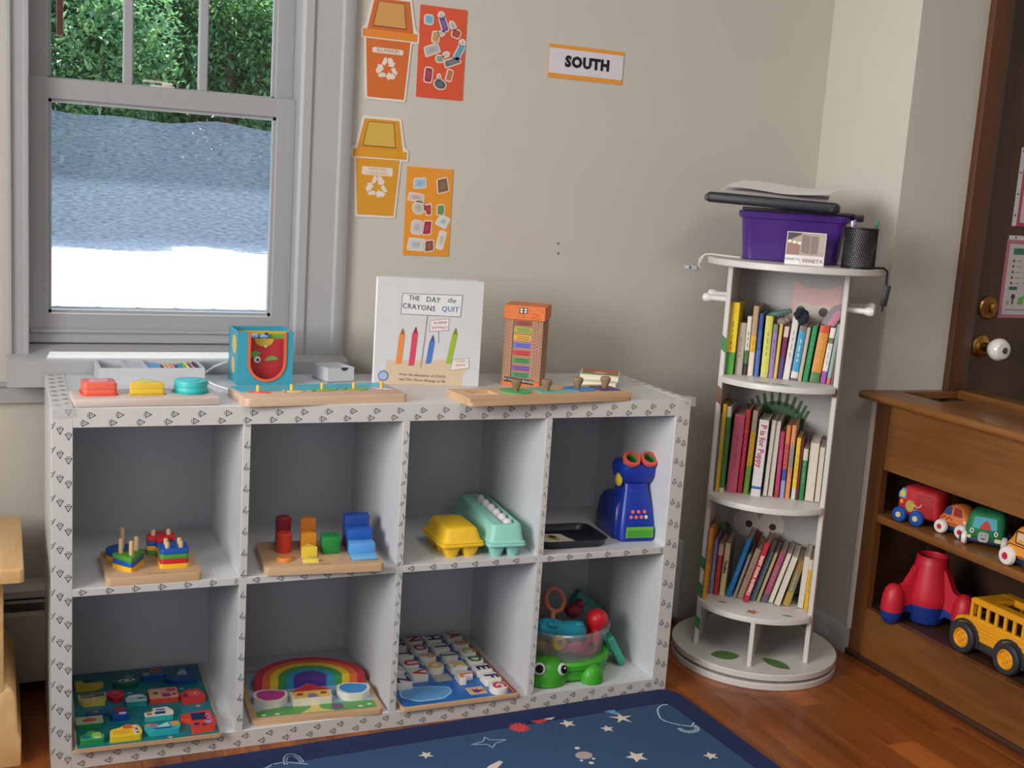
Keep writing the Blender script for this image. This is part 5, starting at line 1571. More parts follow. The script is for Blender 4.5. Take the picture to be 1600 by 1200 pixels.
for k in range(11):
    a = .25 + k * .26
    bx_, bz_ = -.005 + .07 * cos(a), .655 + .056 * sin(a)
    back_print([(bx_ - .006, bz_ - .006), (bx_ + .006, bz_ - .006), (bx_ + .016 * cos(a) + .004, bz_ + .030), (bx_ + .016 * cos(a) - .004, bz_ + .030)], (58, 96, 64), 0)
back_print(ell(-.035, .345, .082, .085, 24), (176, 158, 146), 0)
back_print(ell(-.060, .362, .036, .040, 20), (214, 206, 200), 1)
back_print(ell(.010, .362, .036, .040, 20), (214, 206, 200), 1)
back_print(ell(-.052, .358, .010, n=14), (60, 52, 52), 2)
back_print(ell(.014, .358, .010, n=14), (60, 52, 52), 2)
back_print([(-.042, .340), (-.008, .340), (-.025, .306)], (196, 96, 90), 3)
back_print(ell(-.118, .320, .024, .035, 16), (110, 146, 90), 0)
# coat pegs on both sides
for s in (-1, 1):
    for py, pz in ((-.045, .995), (.045, 1.000)):
        q = MB().at((s * HW, py, pz), (0, s * pi / 2, 0)).lathe([(0, 0), (.0075, 0), (.0075, .040), (.0085, .044), (.0115, .050), (.0125, .057), (.0110, .064), (.006, .068), (0, .069)], 16)
        q.build('coat_peg', mat((230, 229, 226), .35, var=.02), tw)

# ------------------------------------------------------------------ books in the tower
def loc_tower(tx, front, z):
    c, s = cos(TR), sin(TR)
    return (TC[0] + tx * c + front * s, TC[1] + tx * s - front * c, z)
PAG = (216, 206, 184)
def book(tier, zs, tl, tr, fr, h, tilt, desc, bands, depth=.125, txt=None, pages_out=False):
    th = radians(tilt)
    w = max(.006, (tr - tl) * cos(th) * .94)
    o = thing('book', '%s book on the %s shelf of the round white tower' % (desc, tier), 'book', group='books on the %s tower shelf' % tier)
    if th >= 0:
        o.location = loc_tower(tr - .0006, fr, zs + .0003); xo = -w
    else:
        o.location = loc_tower(tl + .0006, fr, zs + .0003); xo = 0
    o.rotation_euler = (0, th, TR)
    dep = min(depth, fr + BKY - .004)
    q = MB()
    ms = []
    zc = 0
    cs = []
    for f, c in bands:
        ms.append(mat(c, .42, var=.05, scale=80)); cs.append((zc * h, f * h, len(ms) - 1)); zc = f
    ct = .0016
    for z0, z1, k in cs:
        if pages_out:
            q.box(xo, xo + ct, 0, dep, z0, z1, k).box(xo + w - ct, xo + w, 0, dep, z0, z1, k)
        else:
            # spine slightly rounded, boards behind it
            q.loft([[(xo, dep, z), (xo, .0015, z), (xo + w * .2, 0, z), (xo + w * .8, 0, z), (xo + w, .0015, z), (xo + w, dep, z), (xo + w - ct, dep, z), (xo + w - ct, .003, z), (xo + ct, .003, z), (xo + ct, dep, z)] for z in (z0, z1)], k)
    q.build('cover', ms, o, smooth=25)
    pg = MB().box(xo + ct, xo + w - ct, .003 if not pages_out else .001, dep - .003, .002, h - .003)
    po = pg.build('pages', mat(PAG if not pages_out else (222, 216, 204), .85, var=.12, scale=300), o, smooth=0)
    if pages_out:
        q = MB()
        k = max(1, int(w / .004))
        for i in range(1, k):
            q.box(xo + w * i / k - .0003, xo + w * i / k + .0003, .0004, .002, .003, h - .004)
        q.build('page_line', mat((150, 140, 124), .9), po, smooth=0)
    if txt:
        s_, size, c, zf = txt
        m_ = MB().at((xo + w / 2, -.0006, h * zf), (pi / 2, pi / 2, 0)).mesh(text_mesh(s_, size, .0001, bold=.0005))
        m_.build('lettering', mat(c, .6, var=0), o, smooth=0, fix=False)
    else:
        lum = sum(bands[-1][1]) / 3
        c = (70, 62, 70) if lum > 120 else (214, 208, 200)
        if not pages_out and w > .010:
            q = MB()
            z = h * .34
            r_ = random.Random(int(abs(tl) * 1e4) + int(h * 1e4))
            while z < h * .74:
                l_ = r_.uniform(.006, .018)
                q.box(xo + w * .42, xo + w * .60, -.0005, .0003, z, min(z + l_, h * .76)); z += l_ + .005
            q.build('spine_print', mat(tuple(a * .35 + b_ * .65 for a, b_ in zip(c, bands[min(1, len(bands) - 1)][1])), .6), o, smooth=0)
    return o
B = book
U = ('upper', ZS[2])
Y_, W2 = (236, 206, 40), (226, 222, 214)
B(*U, -.146, -.120, .069, .193, .7, 'tall yellow and green', [(.31, (84, 158, 60)), (1, Y_)])
B(*U, -.119, -.098, .050, .139, .2, 'greyish cream', [(1, (178, 168, 152))])
B(*U, -.097, -.085, .050, .158, 0, 'narrow white and black', [(.20, (40, 40, 40)), (.42, (74, 110, 60)), (1, (222, 218, 206))])
B(*U, -.084, -.069, .050, .187, 0, 'tall tan, yellow and white', [(.34, (226, 206, 190)), (.58, (228, 178, 50)), (1, (186, 156, 122))])
B(*U, -.066, -.054, .057, .169, 0, 'thin royal blue', [(.42, (70, 110, 180)), (.74, (44, 84, 160)), (1, (40, 74, 150))])
B(*U, -.050, -.030, .051, .164, 0, 'pale lime yellow', [(.08, (200, 190, 120)), (1, (206, 204, 92))])
B(*U, -.029, -.016, .050, .143, .3, 'lilac', [(.84, (150, 124, 176)), (1, (124, 128, 126))])
B(*U, -.015, -.006, .050, .146, 1.2, 'thin mustard yellow', [(1, (214, 186, 90))])
B(*U, -.005, .008, .050, .140, 2.4, 'plum with a pale pink top', [(.4, (84, 60, 126)), (.8, (112, 36, 80)), (1, (216, 190, 186))])
B(*U, .009, .026, .050, .172, 3.6, 'plain white', [(1, (220, 216, 212))])
B(*U, .028, .047, .050, .145, 4.3, 'sky blue', [(.04, (90, 84, 120)), (.16, (214, 210, 206)), (.90, (56, 150, 196)), (1, (120, 116, 120))])
B(*U, .048, .058, .050, .143, 4.3, 'thin beige', [(1, (190, 176, 148))])
B(*U, .060, .074, .050, .148, 4.7, 'bright green', [(1, (36, 142, 84))])
B(*U, .077, .103, .050, .151, 5.0, 'orange with a red top', [(.18, (78, 120, 70)), (.87, (206, 138, 50)), (1, (196, 76, 40))])
B(*U, .105, .119, .050, .148, 4.9, 'white with a purple foot', [(.22, (150, 84, 160)), (.72, (222, 214, 212)), (.82, (110, 110, 84)), (1, (222, 214, 206))])
B(*U, .121, .131, .050, .159, 4.6, 'pale teal', [(.10, (206, 110, 100)), (1, (142, 170, 166))])
B(*U, .1325, .139, .050, .120, 2.0, 'thin brownish grey', [(1, (120, 100, 84))])
Mi = ('middle', ZS[1])
B(*Mi, -.1405, -.136, .060, .210, 0, 'thin pale blue', [(.5, (150, 168, 190)), (1, (120, 180, 184))])
B(*Mi, -.1355, -.124, .081, .241, 0, 'golden yellow', [(1, (222, 178, 44))])
B(*Mi, -.1235, -.112, .088, .237, .3, 'green with a white top', [(.06, (216, 220, 210)), (.88, (70, 126, 70)), (1, (208, 208, 196))])
B(*Mi, -.109, -.080, .069, .216, 1.1, 'thick rose pink', [(1, (196, 88, 116))])
B(*Mi, -.079, -.066, .062, .230, .9, 'crimson red', [(.72, (180, 40, 70)), (1, (202, 60, 48))])
B(*Mi, -.063, -.049, .063, .230, 1.5, 'tan, yellow and green', [(.34, (112, 154, 60)), (.74, (214, 168, 44)), (1, (170, 150, 130))])
B(*Mi, -.042, -.016, .077, .210, 1.2, 'thick white lettered', [(.10, (224, 222, 222)), (.135, (60, 110, 170)), (1, (228, 226, 228))], txt=('P is for Puppy', .021, (190, 60, 84), .66))
B(*Mi, -.011, .001, .062, .212, 1.4, 'grey paged', [(1, (150, 142, 136))], pages_out=True)
B(*Mi, .002, .015, .057, .210, .9, 'ivory paged', [(1, (196, 186, 170))], pages_out=True)
B(*Mi, .019, .031, .055, .181, 0, 'raspberry pink', [(.12, (170, 60, 60)), (1, (176, 60, 104))])
B(*Mi, .033, .045, .050, .199, 0, 'orange and blue', [(.24, (150, 150, 200)), (.40, (66, 80, 160)), (.75, (206, 84, 70)), (1, (214, 130, 70))])
B(*Mi, .047, .059, .050, .201, 0, 'peach and grey', [(.42, (214, 138, 80)), (.70, (150, 140, 130)), (1, (216, 146, 96))])
B(*Mi, .063, .0745, .050, .168, 0, 'lemon yellow', [(.18, (196, 206, 200)), (1, (222, 190, 48))])
B(*Mi, .0755, .082, .050, .167, 0, 'thin maroon', [(1, (110, 40, 44))])
B(*Mi, .083, .096, .050, .141, 0, 'small green and white', [(.78, (44, 124, 74)), (1, (206, 200, 190))])
B(*Mi, .098, .122, .050, .162, .2, 'thick cream', [(1, (206, 184, 150))], pages_out=True)
B(*Mi, .124, .138, .050, .153, 0, 'pale ivory', [(1, (200, 182, 150))], pages_out=True)
Lo = ('lower', ZS[0])
B(*Lo, -.1405, -.130, .104, .200, .7, 'tall amber yellow', [(.5, (214, 154, 44)), (.72, (196, 132, 70)), (1, (222, 150, 50))])
B(*Lo, -.129, -.119, .051, .156, .7, 'lavender blue', [(1, (132, 142, 190))])
B(*Lo, -.118, -.104, .052, .146, 1.4, 'red with a pale top', [(.78, (186, 54, 50)), (1, (208, 180, 170))])
B(*Lo, -.102, -.087, .050, .151, 1.8, 'upright cream lettered', [(1, (206, 192, 150))], txt=('Timeline', .011, (60, 56, 50), .55))
B(*Lo, -.084, -.069, .050, .175, 14.2, 'leaning bright blue', [(1, (26, 112, 178))])
B(*Lo, -.064, -.055, .050, .132, 14.0, 'thin leaning grey', [(1, (150, 140, 134))])
B(*Lo, -.053, -.036, .050, .150, 14.4, 'leaning tan', [(1, (170, 146, 122))])
B(*Lo, -.035, -.020, .074, .179, 14.4, 'leaning red lettered', [(1, (190, 44, 58))], txt=('BABY FARM ANIMALS', .0125, (226, 214, 206), .45))
B(*Lo, -.018, -.003, .050, .150, 14.4, 'leaning slate blue', [(1, (96, 120, 132))])
B(*Lo, .000, .009, .057, .150, 14.4, 'thin leaning straw', [(1, (180, 156, 110))])
B(*Lo, .012, .029, .050, .151, 14.4, 'leaning mauve', [(.17, (96, 88, 100)), (1, (160, 76, 106))])
B(*Lo, .031, .044, .050, .153, 14.4, 'leaning sage white', [(1, (176, 176, 158))], pages_out=True)
B(*Lo, .047, .064, .061, .149, 14.0, 'leaning cream', [(1, (206, 190, 156))], pages_out=True)
B(*Lo, .069, .089, .050, .133, 12.5, 'leaning olive gold', [(.30, (170, 140, 60)), (.75, (130, 124, 90)), (1, (150, 118, 60))])
B(*Lo, .110, .1255, .050, .148, 1.7, 'upright ivory', [(1, (204, 190, 158))], pages_out=True)
B(*Lo, .127, .1395, .050, .140, 0, 'amber with a white top', [(.80, (224, 172, 44)), (1, (214, 196, 186))])

# little things lying on the upper row of books
def on_tower(name, label, cat, q, mats, tx, fr, z, rot=(0, 0, 0)):
    o = q.build(name, mats)
    o.location = loc_tower(tx, fr, z)
    o.rotation_euler = (rot[0], rot[1], TR + rot[2])
    return tag(o, label, cat)
q = MB()
q.tube([(-.040, 0, 0), (-.018, 0, .010), (.004, 0, .016), (.030, 0, .026)], [.007, .009, .009, .006], 8)
for k in range(7):
    q.box(-.030 + k * .009, -.027 + k * .009, -.010, -.006, -.004 + k * .0035, .006 + k * .0035)
on_tower('hair_clip', 'muted teal hair clip lying on the upper row of books', 'hair clip', q, mat((92, 122, 116), .5), -.018, .02, .952)
q = MB()
for k in range(9):
    a = 2 * pi * k / 9
    q.ball((.011 * cos(a), .004 * sin(2 * a), .012 * sin(a)), (.010, .010, .010), 8, 6)
on_tower('scrunchie', 'dark navy hair scrunchie on top of the upper books', 'hair scrunchie', q, mat((34, 38, 54), .8, bump=.3), .040, .045, .967)
q = MB().loft([[(x, y, z) for x, y in ell(0, 0, rx, .006, 14)] for z, rx in ((0, .012), (.02, .018), (.05, .019), (.075, .013), (.085, .004))], 0)
q.at((.006, -.0066, .012)).loft([[(x, y, z) for x, y in ell(0, 0, rx, .002, 12)] for z, rx in ((0, .006), (.02, .010), (.045, .010), (.060, .005))], 1)
on_tower('plush_ear', 'grey and pink plush ear poking up behind the right upper books', 'plush toy', q, [mat((150, 144, 150), .9), mat((206, 140, 160), .9)], .098, .0, .925, (0, .45, 0))
q = MB().ball((0, 0, 0), (.014, .012, .011), 10, 7).ball((.012, 0, .006), (.008, .008, .008), 8, 6)
on_tower('small_shell', 'small brown and white trinket beside the teal hair clip', 'trinket', q, mat((150, 136, 126), .7, var=.4, scale=80), -.008, .035, .948)

# ------------------------------------------------------------------ on top of the tower
ZT2 = 1.105
bn = thing('storage_bin', 'translucent purple plastic bin with a dark lid on top of the book tower', 'storage bin', loc_tower(-.012, -.02, ZT2), (0, 0, TR + .12))
M_pur = mat((72, 42, 122), .25, 'purple_plastic', var=.04, coat=.3)
rg = []
for z, s in ((0, -.010), (.003, -.006), (.100, .004), (.108, .006), (.110, .012), (.122, .014), (.126, .012)):
    rg.append([(x, y, z) for x, y in rrect(-.128 - s, .128 + s, -.085 - s, .085 + s, .025, 5)])
MB().loft(rg).build('bin_body', M_pur, bn)
MB().rbox(-.135, .150, -.098, .098, .1265, .136, .005, 2).build('bin_lid', mat((34, 34, 46), .4), bn)
MB().rbox(.146, .176, -.05, .05, .115, .134, .004, 2).build('handle', mat((40, 38, 56), .4), bn)
lp = thing('clipboard_case', 'black folder case lying across the purple bin', 'folder', loc_tower(-.062, .0, ZT2 + .137), (0, .03, TR + .02))
MB().rbox(-.166, .166, -.115, .100, 0, .027, .009, 3).build('case_body', mat((34, 36, 44), .5, bump=.1), lp)
MB().rbox(-.172, -.140, -.112, -.090, .002, .022, .008, 3).build('case_roll', mat((90, 86, 82), .6), lp)
MB().at((.150, -.117, .011), (pi / 2, 0, 0)).lathe([(0, 0), (.006, 0), (.006, .004), (0, .004)], 12).build('snap_button', mat((20, 20, 22), .4), lp)
for k, (lab, dx, rz, lift) in enumerate((('white paper sheet lying flat on the black folder', .0, .03, .004), ('curled white paper sheet on top of the black folder', .02, -.12, .012))):
    q = MB()
    n = 16
    g = []
    for i in range(n + 1):
        for j in range(5):
            a = i / n
            g.append((-.140 + .27 * a, -.105 + .19 * j / 4, .0015 + lift * (.35 * sin(a * 5 + k) + .35 + (.9 * max(0, .15 - a) / .15 if k == 0 else 1.3 * max(0, a - .55) * (1 - j / 6)))))
    q.raw(g, [(i * 5 + j, (i + 1) * 5 + j, (i + 1) * 5 + j + 1, i * 5 + j + 1) for i in range(n) for j in range(4)])
    m2 = [(x, y, z + .0006) for x, y, z in g]
    q.raw(m2, [(i * 5 + j, i * 5 + j + 1, (i + 1) * 5 + j + 1, (i + 1) * 5 + j) for i in range(n) for j in range(4)])
    o = q.build('paper_sheet', mat((230, 230, 232), .8), smooth=60, fix=False)
    o.location = loc_tower(-.055 + dx, .0, ZT2 + (.173, .183)[k]); o.rotation_euler = ((.09, .12)[k], .03, TR + rz)
    tag(o, lab, 'paper')
cd_ = thing('display_card', 'small folded card with a photo of window blinds standing before the purple bin', 'card', loc_tower(.040, .158, ZT2 + .0005), (-.10, 0, TR + .02))
MB().box(-.048, .048, 0, .0012, 0, .082).build('card_front', mat((214, 206, 206), .5), cd_, smooth=0)
MB().at((0, .001, 0), (-.35, 0, 0)).box(-.048, .048, 0, .0012, 0, .080).build('card_back', mat((214, 206, 206), .5), cd_, smooth=0)
q = MB().at((0, -.0001, 0), WALLROT)
q.prism([(-.046, .024), (.046, .024), (.046, .080), (-.046, .080)], 0, .0003, 0)
q.prism([(-.046, .058), (-.012, .076), (-.012, .080), (-.046, .080)], .0003, .0005, 1)
q.prism([(-.010, .032), (.010, .028), (.010, .074), (-.010, .076)], .0003, .0005, 2).prism([(.012, .028), (.030, .030), (.030, .072), (.012, .074)], .0003, .0005, 2).prism([(.033, .034), (.045, .036), (.045, .076), (.033, .074)], .0003, .0005, 3)
for k in range(3):
    q.prism(ell(-.040 + k * .012, .058 - k * .002, .005, .004, 10), .0006, .0008, 4)
q.prism([(-.046, .026), (-.014, .026), (-.014, .052), (-.046, .054)], .0003, .0005, 5)
q.prism([(-.048, 0), (-.012, 0), (-.012, .022), (-.048, .022)], .0003, .0005, 6)
q.build('card_print', [mat((168, 150, 142), .5), mat((60, 56, 56), .5), mat((126, 112, 104), .5), mat((176, 160, 150), .5), mat((230, 224, 206), .5), mat((146, 110, 100), .5), mat((226, 226, 228), .5)], cd_, smooth=0)
lettering('VENETA', .0095, (70, 70, 84), cd_, (-.030, -.0009, .013), WALLROT, space=1.1)
lettering('VENETA', .0130, (84, 84, 88), cd_, (.020, -.0009, .011), WALLROT, space=1.1)
# mesh pencil cup
cup = thing('pencil_cup', 'black wire mesh pencil cup at the right edge of the tower top', 'pencil cup', loc_tower(.168, .085, ZT2))
M_cup = mat((16, 17, 19), .45, 'black_wire', var=.05)
q = MB()
for z in (.003, .100):
    q.tube([(.041 * cos(a), .041 * sin(a), z) for a in [2 * pi * i / 32 for i in range(32)]], .0022, 6, closed=True)
q.lathe([(0, 0), (.041, 0), (.041, .003), (0, .003)], 32)
q.build('rim_and_base', M_cup, cup)
q = MB()
n = 44
for d in (1, -1):
    for i in range(n):
        pts = []
        for k in range(9):
            a = 2 * pi * i / n + d * k * .16
            pts.append((.0405 * cos(a), .0405 * sin(a), .003 + .097 * k / 8))
        q.tube(pts, .0008, 3)
tag(q.build('wire_mesh', M_cup, cup, smooth=0, fix=False), kind='stuff')
MB().lathe([(.0385, .003), (.0385, .098), (.0380, .098), (.0380, .003)], 32).build('inner_liner', mix_transparent('cup_shade', (14, 14, 16), .9), cup)
for k, (c, nm, dx, dy, tx_, ty_, l_) in enumerate((((40, 110, 100), 'green pen leaning to the right in the black pencil cup', .010, -.004, .22, .10, .122), ((110, 90, 130), 'violet pen standing in the black pencil cup', -.012, .006, -.05, .12, .118), ((200, 200, 206), 'white pen leaning left in the black pencil cup', -.006, -.010, -.16, .05, .116))):
    p_ = thing('pen', nm, 'pen')
    p_.location = loc_tower(.168 + dx, .085 + dy, ZT2 + .004)
    p_.rotation_euler = (ty_, tx_, TR)
    MB().lathe([(0, 0), (.0042, 0), (.0042, l_ - .012), (0, l_ - .012)], 10).build('barrel', mat(c, .4), p_)
    MB().lathe([(0, l_ - .012), (.0046, l_ - .012), (.0040, l_ - .002), (.002, l_), (0, l_)], 10).build('cap', mat(tuple(min(255, x * 1.2) for x in c), .35), p_)
# white cable with its plug hanging off the left side of the top
def TL(pts): return [loc_tower(*p) for p in pts]
cb_ = thing('white_cable', 'white cable with a grey plug hanging off the left side of the tower top', 'cable')
MB().tube(TL([(-.130, .060, ZT2 + .003), (-.170, .030, ZT2 + .003), (-.215, .005, ZT2 + .004), (-.232, .0, ZT2 + .002), (-.245, .0, ZT2 - .010), (-.247, .0, ZT2 - .026), (-.244, .0, ZT2 - .034)]), .0024, 7).build('cable_lead', mat((216, 212, 204), .5), cb_)
MB().tube(TL([(-.236, .004, ZT2 - .004), (-.240, .004, ZT2 - .014), (-.248, .004, ZT2 - .026)]), .0020, 7).build('cable_return', mat((206, 200, 192), .5), cb_)
p0 = loc_tower(-.268, .002, ZT2 - .036)
q = MB().at(p0, (0, 0, TR)).rbox(-.018, .020, -.007, .007, -.008, .006, .003, 2)
q.build('plug', mat((150, 156, 160), .45), cb_)
MB().at(p0, (0, 0, TR)).at((p0[0], p0[1], p0[2]), (pi / 2, 0, TR)).lathe([(0, .006), (.0035, .006), (.0035, .0078), (0, .0078)], 12).build('plug_socket', mat((16, 16, 18), .4), cb_)
# black strap hanging at the right
st = thing('black_strap', 'black cord with a buckle hanging from the right side of the tower top', 'strap')
MB().tube(TL([(.205, .080, ZT2 + .004), (.232, .060, ZT2 + .004), (.241, .045, ZT2 - .004), (.242, .045, ZT2 - .040), (.240, .045, ZT2 - .080), (.239, .045, ZT2 - .108)]), .0030, 6).build('strap_cord', mat((22, 26, 34), .7), st)
p0 = loc_tower(.243, .050, ZT2 - .062)
MB().at(p0, (0, .12, TR)).rbox(-.008, .009, -.004, .004, -.030, .024, .003, 2).build('buckle', mat((20, 24, 32), .5), st)
# ================================================================== BUILT-IN WOODEN BOOKCASE (right)
bc = thing('wooden_bookcase', 'low dark-stained wooden bookcase with two open shelves of toys along the right side', 'bookcase', (2.132, YD, 0))
M_oak = wood((92, 56, 26), (146, 96, 48), .38, 'Y', 8, .07, 'stained_oak', coat=.2)
M_oakv = wood((82, 48, 24), (124, 78, 40), .4, 'Z', 8, .07, 'stained_oak_upright', coat=.2)
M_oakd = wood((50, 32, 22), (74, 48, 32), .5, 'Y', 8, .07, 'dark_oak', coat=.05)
BL = -1.30      # far end towards the camera (local y)
DX = .30
MB().box(0, .02, -.055, -.001, 0, .742).build('corner_stile', M_oakv, bc, smooth=0)
MB().box(.004, .02, BL, -.055, .552, .742).build('upper_panel', M_oak, bc, smooth=0)
MB().rbox(-.004, .02, BL, -.055, .0, .154, .002, 1).build('lower_panel', M_oak, bc)
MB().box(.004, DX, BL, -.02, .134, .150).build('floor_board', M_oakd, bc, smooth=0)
MB().rbox(.002, DX, BL, -.02, .402, .424, .003, 2).build('middle_shelf', M_oak, bc)
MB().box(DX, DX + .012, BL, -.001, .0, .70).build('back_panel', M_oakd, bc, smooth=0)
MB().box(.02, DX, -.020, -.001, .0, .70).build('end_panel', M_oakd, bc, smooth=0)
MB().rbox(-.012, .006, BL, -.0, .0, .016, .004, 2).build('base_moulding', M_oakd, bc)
# top: front rail with a rounded nose, rail along the wall, sunken panel and the slot between them
q = MB()
nose = [(-.062 + .011 - .011 * sin(a), .754 - .011 * cos(a) + .0) for a in [pi * i / 8 for i in range(9)]]
q.loft([[(x, y, z) for x, z in [(.055, .743)] + nose + [(.055, .765)]] for y in (BL, .004)])
q.build('front_rail', M_oak, bc)
MB().rbox(.054, .33, -.030, -.0006, .743, .764, .002, 1).build('wall_rail', M_oakv, bc)
MB().rbox(.26, .33, BL, -.030, .743, .768, .003, 2).build('rear_rail', M_oak, bc)
MB().box(.055, .26, BL, -.120, .738, .754).build('sunken_panel', M_oak, bc, smooth=0)
MB().box(.055, .26, -.120, -.030, .700, .712).build('slot_floor', M_oakd, bc, smooth=0)
MB().rbox(.150, .165, -.080, -.045, .712, .742, .003, 1).build('slot_latch', mat((24, 20, 20), .5), bc)
MB().box(.02, .32, BL, -.02, .690, .700).build('top_liner', M_oakd, bc, smooth=0)

# ------------------------------------------------------------------ toys in the bookcase
def disc_pts(r, n=20): return ell(0, 0, r, n=n)
def wheel(par, x, y, z, r, w, c, hub, name='wheel', side=-1, hubr=.38):
    """Wheel with its axle along local x."""
    q = MB().at((x, y, z), (0, side * pi / 2, 0)).lathe([(0, 0), (r * .8, 0), (r, w * .25), (r, w * .6), (r * .86, w), (r * .45, w * 1.12), (0, w * 1.12)], 24)
    o = q.build(name, mat(c, .35), par)
    MB().at((x + side * w * 1.1, y, z), (0, side * pi / 2, 0)).lathe([(0, 0), (r * hubr, 0), (r * hubr * .9, .0015), (0, .002)], 18).build('hub', mat(hub, .4), o)
    return o
def soft_body(profile, x0, x1, bulge=.006, rnd_=.012):
    """Side outline (y, z) extruded across x with softened edges."""
    rg = []
    for x, e in ((x0, rnd_), (x0 + rnd_ * .35, rnd_ * .35), (x0 + rnd_, 0), (x1 - rnd_, 0), (x1 - rnd_ * .35, rnd_ * .35), (x1, rnd_)):
        rg.append([(x, y, z) for y, z in inset(profile, e)])
    return MB().loft(rg)
ZMID, ZLOW = .424, .150
# red soft fire truck; wheels face the room
tk = thing('soft_truck', 'red soft toy fire truck with blue wheels at the left of the upper bookcase shelf', 'toy car', (2.185, -.052, ZMID), (0, 0, .30))
prof = rpoly([(.050, .020), (.052, .060), (.040, .096), (.026, .104), (-.060, .100), (-.068, .090), (-.068, .022)][::-1], .012, 4)
soft_body(prof, -.028, .052).build('body', mat((188, 36, 42), .6, 'red_vinyl', var=.1), tk)
q = MB()
for k in range(9):
    q.box(-.0292, -.0285, -.056, -.006, .036 + k * .006, .0385 + k * .006)
q.build('shutter_print', mat((150, 24, 32), .6), tk, smooth=0)
q = MB().at((-.0285, 0, 0), (pi / 2, 0, -pi / 2))
q.prism([(-.046, .068), (-.024, .068), (-.024, .094), (-.036, .096), (-.046, .080)], 0, .001, 0).prism(ell(-.034, .080, .008, .010, 14), .001, .0016, 1).prism(ell(-.010, .050, .013, .016, 18), 0, .001, 2).prism(rrect(.002, .022, .026, .044, .002), 0, .001, 3)
q.prism(ell(-.036, .058, .005, .006, 10), 0, .001, 4).prism(ell(.008, .034, .003, n=8), .001, .0015, 5).prism(ell(.016, .034, .003, n=8), .001, .0015, 5).prism(ell(.008, .041, .003, n=8), .001, .0015, 5)
q.build('cab_print', [mat((90, 150, 190), .5), mat((216, 190, 90), .5), mat((170, 160, 70), .5), mat((40, 90, 140), .5), mat((226, 150, 60), .5), mat((200, 214, 220), .5)], tk, smooth=0)
MB().tube([(-.0295, .004, .052), (-.0300, -.006, .056), (-.0300, -.010, .050), (-.0300, -.020, .054), (-.0300, -.024, .062)], .0014, 6).build('hose_print', mat((226, 200, 180), .5), tk)
for wy in (.036, -.014):
    wheel(tk, -.026, wy, .0215, .0215, .012, (26, 76, 160), (206, 196, 140))
for wy in (.036, -.05):
    wheel(tk, .050, wy, .0215, .0215, .010, (26, 76, 160), (206, 196, 140), side=1)
def soft_car(name, label, loc, rz, c, prints, prof_pts, x0, x1, wy=(.030, -.030), wr=.019, cross=False):
    t = thing(name, label, 'toy car', loc, (0, 0, rz), 'soft toy cars on the upper bookcase shelf')
    soft_body(rpoly(prof_pts[::-1], .016, 4), x0, x1, rnd_=.014).build('body', mat(c, .55, var=.06), t)
    MB().rbox(x0 + .006, x1 - .006, wy[1] - .02, wy[0] + .02, .010, .026, .004, 2).build('chassis', mat((24, 40, 70), .5), t)
    if cross:
        for x_ in (x0 + .014, x1 - .016):
            for y_, s_ in ((wy[0], 1), (wy[1], -1)):
                q = MB().at((x_, y_, wr), (-s_ * pi / 2, 0, 0)).lathe([(0, 0), (wr * .8, 0), (wr, .003), (wr, .008), (wr * .86, .013), (wr * .4, .015), (0, .015)], 24)
                w_ = q.build('wheel', mat((228, 222, 220), .35), t)
                MB().at((x_, y_ + s_ * .0148, wr), (-s_ * pi / 2, 0, 0)).lathe([(0, 0), (wr * .38, 0), (wr * .34, .0015), (0, .002)], 18).build('hub', mat((196, 30, 60), .4), w_)
    for y in (() if cross else wy):
        wheel(t, x0 + .002, y, wr, wr, .013, (228, 222, 220), (196, 30, 60))
        wheel(t, x1 - .002, y, wr, wr, .013, (228, 222, 220), (196, 30, 60), side=1)
    prints(t)
    return t
carp = [(.052, .020), (.054, .044), (.040, .056), (.026, .080), (.006, .088), (-.020, .084), (-.042, .062), (-.054, .050), (-.054, .020)]
def pr_orange(t):
    q = MB().at((-.0235, 0, 0), (pi / 2, 0, -pi / 2))
    q.prism(rpoly([(-.030, .054), (-.006, .054), (-.006, .076), (-.020, .076)], .004), 0, .001, 0).prism(rpoly([(.000, .054), (.026, .054), (.018, .074), (.000, .078)], .004), 0, .001, 1)
    for k in range(5):
        q.prism(rrect(-.034 + k * .007, -.030 + k * .007, .040 + (k % 2) * .004, .044 + (k % 2) * .004, .001), 0, .001, 2)
    q.prism(ell(.034, .044, .005, .004, 10), 0, .001, 3)
    q.build('window_print', [mat((50, 66, 120), .5), mat((150, 46, 40), .5), mat((70, 30, 26), .5), mat((226, 206, 180), .5)], t, smooth=0)
soft_car('soft_car', 'small orange soft toy car with white wheels between the red truck and the green car', (2.218, -.163, ZMID), .22, (216, 118, 56), pr_orange, [(y * .9, z * .94) for y, z in carp], -.024, .040)
vanp = [(.046, .018), (.048, .050), (.042, .082), (.030, .092), (-.034, .092), (-.046, .080), (-.048, .018)]
